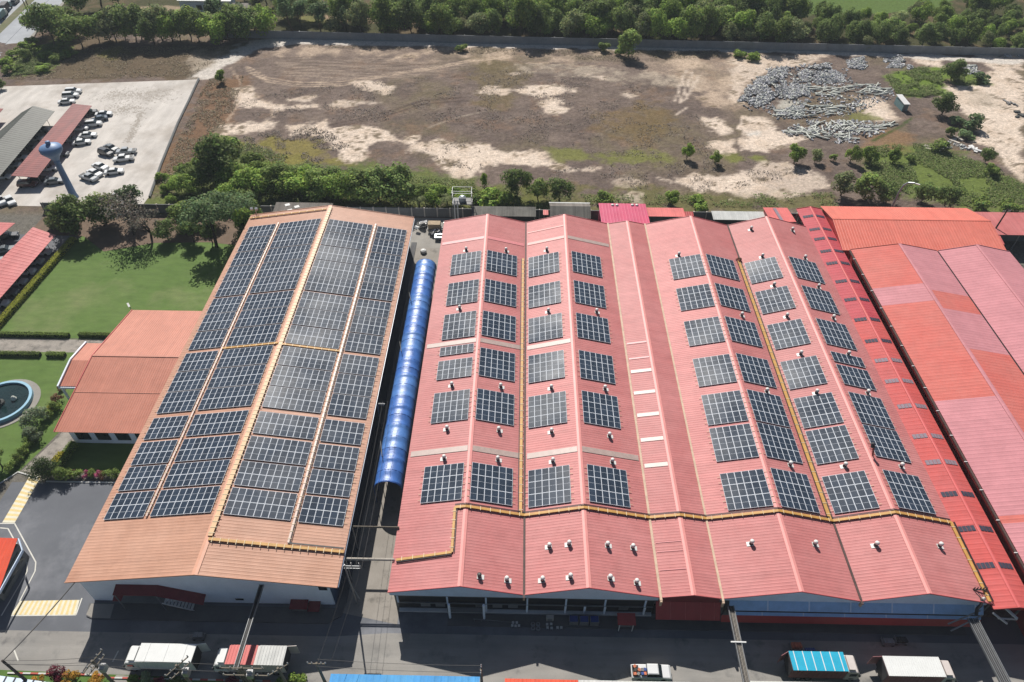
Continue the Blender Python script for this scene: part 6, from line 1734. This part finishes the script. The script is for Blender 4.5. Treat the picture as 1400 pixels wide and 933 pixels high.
# palms behind the alley
def palm(label,px,py,h,R_):
    x,y,_ = P(px,py,0); t = thing('palm_tree',label,'palm tree',(x,y,0)); b = MB(); b.tube((x,y,0),(x+.2,y,h*.6),.2,.15,8); b.tube((x+.2,y,h*.6),(x+.1,y,h),.15,.12,8); b.build('trunk','trunk',t)
    b = MB()
    for k in range(15):
        a = k*2.4; el = .9-.1*(k%5)*2.2; pts = []
        for j in range(8):
            f = j/7; pts.append(Vector((x+.1+math.cos(a)*R_*f*math.cos(el*(1-f)), y+math.sin(a)*R_*f*math.cos(el*(1-f)), h+R_*(math.sin(el)*f-.85*f*f))))
        for j in range(7):
            d = (pts[j+1]-pts[j]).normalized(); s = d.cross(Vector((0,0,1))).normalized(); w_ = R_*.24*math.sin(math.pi*(j+.6)/7.4)
            for sg in (-1,1):
                for u in (0,.5):
                    c = pts[j].lerp(pts[j+1],u); b.add([c,c+d*.16,c+s*sg*w_+d*.34-Vector((0,0,w_*.5))],[(0,1,2)])
        b.path(pts,.025,4)
    me = b.build('crown','leaf_pale',t); at_ = me.data.color_attributes.new('tint','FLOAT_COLOR','POINT'); at_.data.foreach_set('color',np.ones(4*len(me.data.vertices),np.float32))
palm('palm tree with feathery fronds behind the wall, left one',573,287,3.6,2.6)
palm('palm tree with feathery fronds behind the wall, right one',611,288,3.8,2.6)
# --- ground cover nobody could count
def cover(name,label,polys,n_,hts,mat,tints,cat):
    P_,N_,S_,T_ = [],[],[],[]
    for poly,wt_ in polys:
        pq = np.array(pw(poly)); lo,hi = pq.min(0),pq.max(0); k = int(n_*wt_)
        xy = lo+(hi-lo)*rng.random((k*3,2)); d = sdist(xy[:,0],xy[:,1],[tuple(q_) for q_ in pq])
        den = fbm(xy[:,0],xy[:,1],5.0,4,.6); xy = xy[(d > .3)&(den > (.53 if name == 'dry_weeds' else .44))][:k]
        m_ = len(xy); z = hts*(.2+.8*rng.random(m_))*(.4+1.3*np.clip(fbm(xy[:,0]+70,xy[:,1],4.0,3)-.3,0,1))
        P_.append(np.stack([xy[:,0],xy[:,1],z*.8+.1],1)); N_.append(rng.normal(size=(m_,3))*.42+np.array([0,-.1,1.0])); S_.append(.15+.30*rng.random(m_))
        tn_ = np.array(tints)[rng.integers(len(tints),size=m_)]*(.75+.5*fbm(xy[:,0],xy[:,1],3.0,3))[:,None]*(.8+.4*rng.random(m_))[:,None]; T_.append(tn_)
    me = leafmesh(name,np.concatenate(P_),np.concatenate(N_),np.concatenate(S_),np.concatenate(T_),mat)
    stuff(link(name,me),label,cat)
tinted('leaf_any',(1,1,1),transl=.15,amt=0)
g1,g2,g3 = (.12,.19,.045),(.16,.21,.06),(.20,.20,.09); b1,b2,b3 = (.13,.095,.055),(.16,.12,.075),(.10,.08,.06)
cover('weeds','green and straw coloured weeds on the strip behind the factories',[([(205,262),(260,228),(300,190),(350,200),(460,232),(640,248),(740,262),(830,268),(1140,264),(1150,288),(830,280),(760,288),(400,292),(200,285)],.8),
   (z4([(560,640),(700,610),(850,615),(1020,680),(1150,735),(1260,800),(1260,890),(1100,890),(900,872),(750,832),(650,782),(560,720)]),.5),
   (z4([(650,325),(760,290),(890,292),(905,400),(830,415),(700,410)]),.25),(z4([(900,300),(1020,300),(1100,360),(960,365)]),.1),
   ([(12,106),(30,70),(75,58),(105,72),(60,100)],.3)],46000,.9,'leaf_any',[g1,g2,g2,g3],'weeds')
cover('dry_grass','dry brown grass on the waste ground',[([(210,262),(232,215),(262,150),(285,105),(335,105),(322,150),(300,185),(296,215),(260,262)],.8),([(0,110),(28,70),(110,66),(180,64),(330,64),(300,80),(262,106)],.7),
   ([(420,66),(560,70),(700,76),(860,86),(1000,78),(1000,70),(700,68),(420,62)],.5)],12000,.35,'leaf_any',[(.24,.185,.125),(.27,.21,.15),(.20,.165,.115),(.22,.20,.11)],'dry grass')
cover('dry_weeds','low grey brown dead weeds over the middle of the waste ground',[([(330,128),(440,118),(560,108),(700,96),(860,112),(960,160),(985,205),(960,225),(760,205),(620,170),(460,165),(330,160)],1.0),([(330,185),(440,170),(480,200),(440,225),(340,220)],.25),([(560,205),(640,190),(700,240),(820,225),(1000,215),(1120,235),(1000,262),(760,262),(660,245)],.4)],15000,.28,'leaf_any',[(.17,.142,.13),(.20,.17,.155),(.24,.205,.18),(.16,.135,.12),(.21,.18,.12)],'dead weeds')
# ================================================================== debris on the waste ground
def rubble(name,label,polys,n_):
    b = MB()
    for poly,wt_,hh in polys:
        pq = np.array(pw(poly)); lo,hi = pq.min(0),pq.max(0); k = int(n_*wt_); xy = lo+(hi-lo)*rng.random((k*3,2)); d = sdist(xy[:,0],xy[:,1],[tuple(q_) for q_ in pq])
        sel = (d > 0)&(fbm(xy[:,0],xy[:,1],3.5,3,.6)+.10*np.clip(d,0,3)/3 > .47); xy = xy[sel][:k]; d = d[sel][:k]
        for (x,y),dd in zip(xy,d):
            s = .16+.42*rng.random()**2; z = min(dd,4)/4*hh*.38*(.5+.5*rng.random())
            b.obox((x,y,z+.1),(s*(1+rng.random()),s,s*.6),rng.random()*3.1,int(rng.integers(0,4)),rx=rng.normal()*.5,ry=rng.normal()*.5)
    stuff(b.build(name,['rubble','post_concrete','rubble','junk']),label,'rubble')
rubble('rubble','grey broken concrete heaped in a ring on the waste ground',[
  (z4([(30,430),(60,380),(150,300),(240,285),(230,350),(250,400),(200,425),(110,460)]),.9,1.6),(z4([(280,320),(330,285),(400,272),(460,290),(478,350),(400,358),(320,368)]),.9,2.0),
  (z4([(250,350),(330,360),(335,400),(330,440),(300,425),(240,420)]),.35,.8),(z4([(170,455),(320,455),(310,490),(200,495)]),.4,.5),
  (z4([(485,255),(560,245),(585,275),(560,298),(500,290)]),.3,.7),(z4([(640,255),(720,235),(745,270),(720,292),(660,290)]),.25,.6),(z4([(745,275),(800,272),(800,290),(750,295)]),.1,.4),
  (z4([(980,285),(1040,280),(1045,315),(990,318)]),.12,.5),(z4([(590,370),(640,365),(640,410),(600,415)]),.2,.5),(z4([(850,620),(900,600),(1000,620),(1010,640),(890,635)]),.12,.3),(z4([(1150,230),(1230,225),(1235,245),(1160,245)]),.1,.4),
  (z4([(20,440),(60,360),(160,285),(470,265),(520,350),(690,380),(690,420),(480,500),(200,510),(90,480)]),.42,.12),(z4([(210,560),(330,510),(690,520),(700,550),(560,610),(300,610)]),.22,.1)],4600)
PM = []
for k in range(6):
    b = MB(); L = (2.0,3.2,4.4)[k%3]; b.box(-L/2,L/2,-.14,.14,0,.26)
    me = bpy.data.meshes.new('concrete_post'); me.from_pydata(b.v,[],b.f); me.materials.append(M['post_concrete' if k < 3 else 'post_grey']); me.update(); PM.append(me)
def posts(poly,n_,a0,spread,hh,mx=2):
    pq = np.array(pw(z4(poly))); lo,hi = pq.min(0),pq.max(0); c = 0
    while c < n_:
        x,y = lo+(hi-lo)*rng.random(2)
        if sdist(np.array([x]),np.array([y]),[tuple(q_) for q_ in pq])[0] < 0: continue
        o = bpy.data.objects.new('concrete_post',PM[rng.integers(mx+1)+3*int(rng.random()<.4)]); col.objects.link(o); o.location = (x,y,.08+hh*.55*rng.random()); o.rotation_euler = (rng.normal()*.15,rng.normal()*.06,rad(a0)+rng.normal()*spread)
        tag(o,'pale concrete post lying among the others dumped beside the rubble','concrete post','dumped concrete posts'); c += 1
posts([(330,370),(420,375),(600,360),(690,395),(640,412),(500,400),(420,412),(340,410)],56,8,.35,.8)
posts([(110,465),(200,470),(330,450),(480,455),(470,485),(380,500),(210,498)],52,6,.4,.6)
posts([(225,545),(400,540),(420,590),(360,600),(240,570)],26,-20,.6,.5,1)
posts([(345,525),(500,515),(530,545),(500,560),(350,560)],34,70,.6,.5,1)
posts([(500,540),(680,525),(690,540),(560,572),(510,565)],22,15,.25,.4)
posts([(450,575),(560,585),(560,600),(460,590)],6,40,.9,.2)
posts([(980,280),(1045,280),(1045,310),(990,315)],8,10,.4,.3)
for i,(px,py,lb,mt_) in enumerate(((1273,203,'pale cloth like rubbish lying below the teal hut','concrete_pale'),(1330,205,'white rubbish strip at the edge of the right sand lot','white_paint'),(1309,192,'scattered pale boards beside the sand edge bushes','concrete_pale'),(1382,141,'dark rubbish heap on the right sand lot','junk'),(1397,158,'dark boards at the right edge of the sand lot','stone_dark'))):
    x,y,_ = P(px,py,0); t = thing('rubbish_heap',lb,'rubbish',(x,y,0))
    for k in range(7):
        b = MB(); b.obox((x+rng.normal()*1.3,y+rng.normal()*1.1,.15+.1*rng.random()),(.6+rng.random()*1.5,.4+.8*rng.random(),.12+.25*rng.random()),rng.random()*3,rx=rng.normal()*.15); b.build('rubbish_piece',mt_,t)
# ================================================================== fountain
fo = thing('fountain','round blue rimmed fountain basin with a dark statue in the garden','fountain',(-90.2,80.3,0)); fx,fy = -90.3,80.4
b = MB(); b.lathe([(5.9,.02),(5.9,.08),(4.9,.09)],(fx+.2,fy,0),40); b.build('apron','yard_concrete',fo)
b = MB(); n_ = 44
for i in range(n_):
    a,c = 2*math.pi*i/n_,2*math.pi*(i+1)/n_
    for (r0,r1,z0,z1) in ((4.45,4.95,.62,.66),):
        pts = [(r0,0),(r0,.6),(r0+.02,.66),(r1-.02,.66),(r1,.6),(r1,0)]
        A_ = [(fx+r*math.cos(a),fy+r*math.sin(a),z+.09) for r,z in pts]; B_ = [(fx+r*math.cos(c),fy+r*math.sin(c),z+.09) for r,z in pts]
        b.add(A_+B_,[(k,k+1,k+7,k+6) for k in range(5)])
b.build('basin_rim','pool_blue',fo,smooth=False)
b = MB(); b.lathe([(4.46,.1),(4.46,.38)],(fx,fy,0),44); b.build('water','pool_water',fo)
st = MB(); st.lathe([(.9,.3),(.8,.7),(.45,.9),(.4,1.3)],(fx-.2,fy-.2,0),10); st.build('pedestal','stone_dark',fo)
st = MB(); st.lathe([(.38,1.25),(.5,1.6),(.42,2.0),(.5,2.3),(.2,2.5),(.26,2.75),(.05,2.95)],(fx-.2,fy-.2,0),10); st.tube((fx-.4,fy-.2,2.2),(fx-1.1,fy+.5,2.7),.12,.07,6); st.tube((fx,fy-.3,2.2),(fx+.7,fy-1.0,1.8),.12,.07,6); st.build('statue','stone_dark',fo,smooth=True)
for k in range(3):
    a = k*2.1+.4; st = MB(); st.lathe([(.4,.3),(.5,.6),(.3,1.0),(.1,1.2)],(fx+2*math.cos(a),fy+2*math.sin(a),0),8); st.build('stone','post_concrete',fo)
# the roofs were read from a sight level one metre too high: set the eye at 93 m, keep the roofs where they are seen
ROOF = ('solar_array','roof_ventilator','cable_tray','chimney_pipe','pipe_gantry','cable_bridge','scaffold_pipe','pipe_rack','floodlight','passage_roof','weed_clump')
for o in list(scene.objects):
    if o.parent is not None or o.type in ('CAMERA','LIGHT'): continue
    base = o.name.split('.')[0]
    if base in ROOF or base == 'factory_building': o.location.z -= 1.0
    else: o.location = o.location*GS; o.scale = o.scale*GS
cam.location.z = 93.0
print('trees in wood',cnt,'objects',len(bpy.data.objects))
# ================================================================== thin blue air
mt = bpy.data.materials.new('haze_air'); mt.use_nodes = True
n = mt.node_tree; n.nodes.clear(); o = n.nodes.new('ShaderNodeOutputMaterial'); v = n.nodes.new('ShaderNodeVolumePrincipled')
v.inputs['Color'].default_value = (.80,.90,1.0,1); v.inputs['Density'].default_value = .00016; v.inputs['Anisotropy'].default_value = .0
n.links.new(v.outputs[0], o.inputs['Volume']); MATS['haze_air'] = mt
b = MB(); b.box(-690,690,-420,760,-2,97); hz = b.build('haze','haze_air'); hz['kind'] = 'stuff'
scene.cycles.volume_step_rate = 10; scene.cycles.volume_max_steps = 64; scene.cycles.volume_bounces = 0
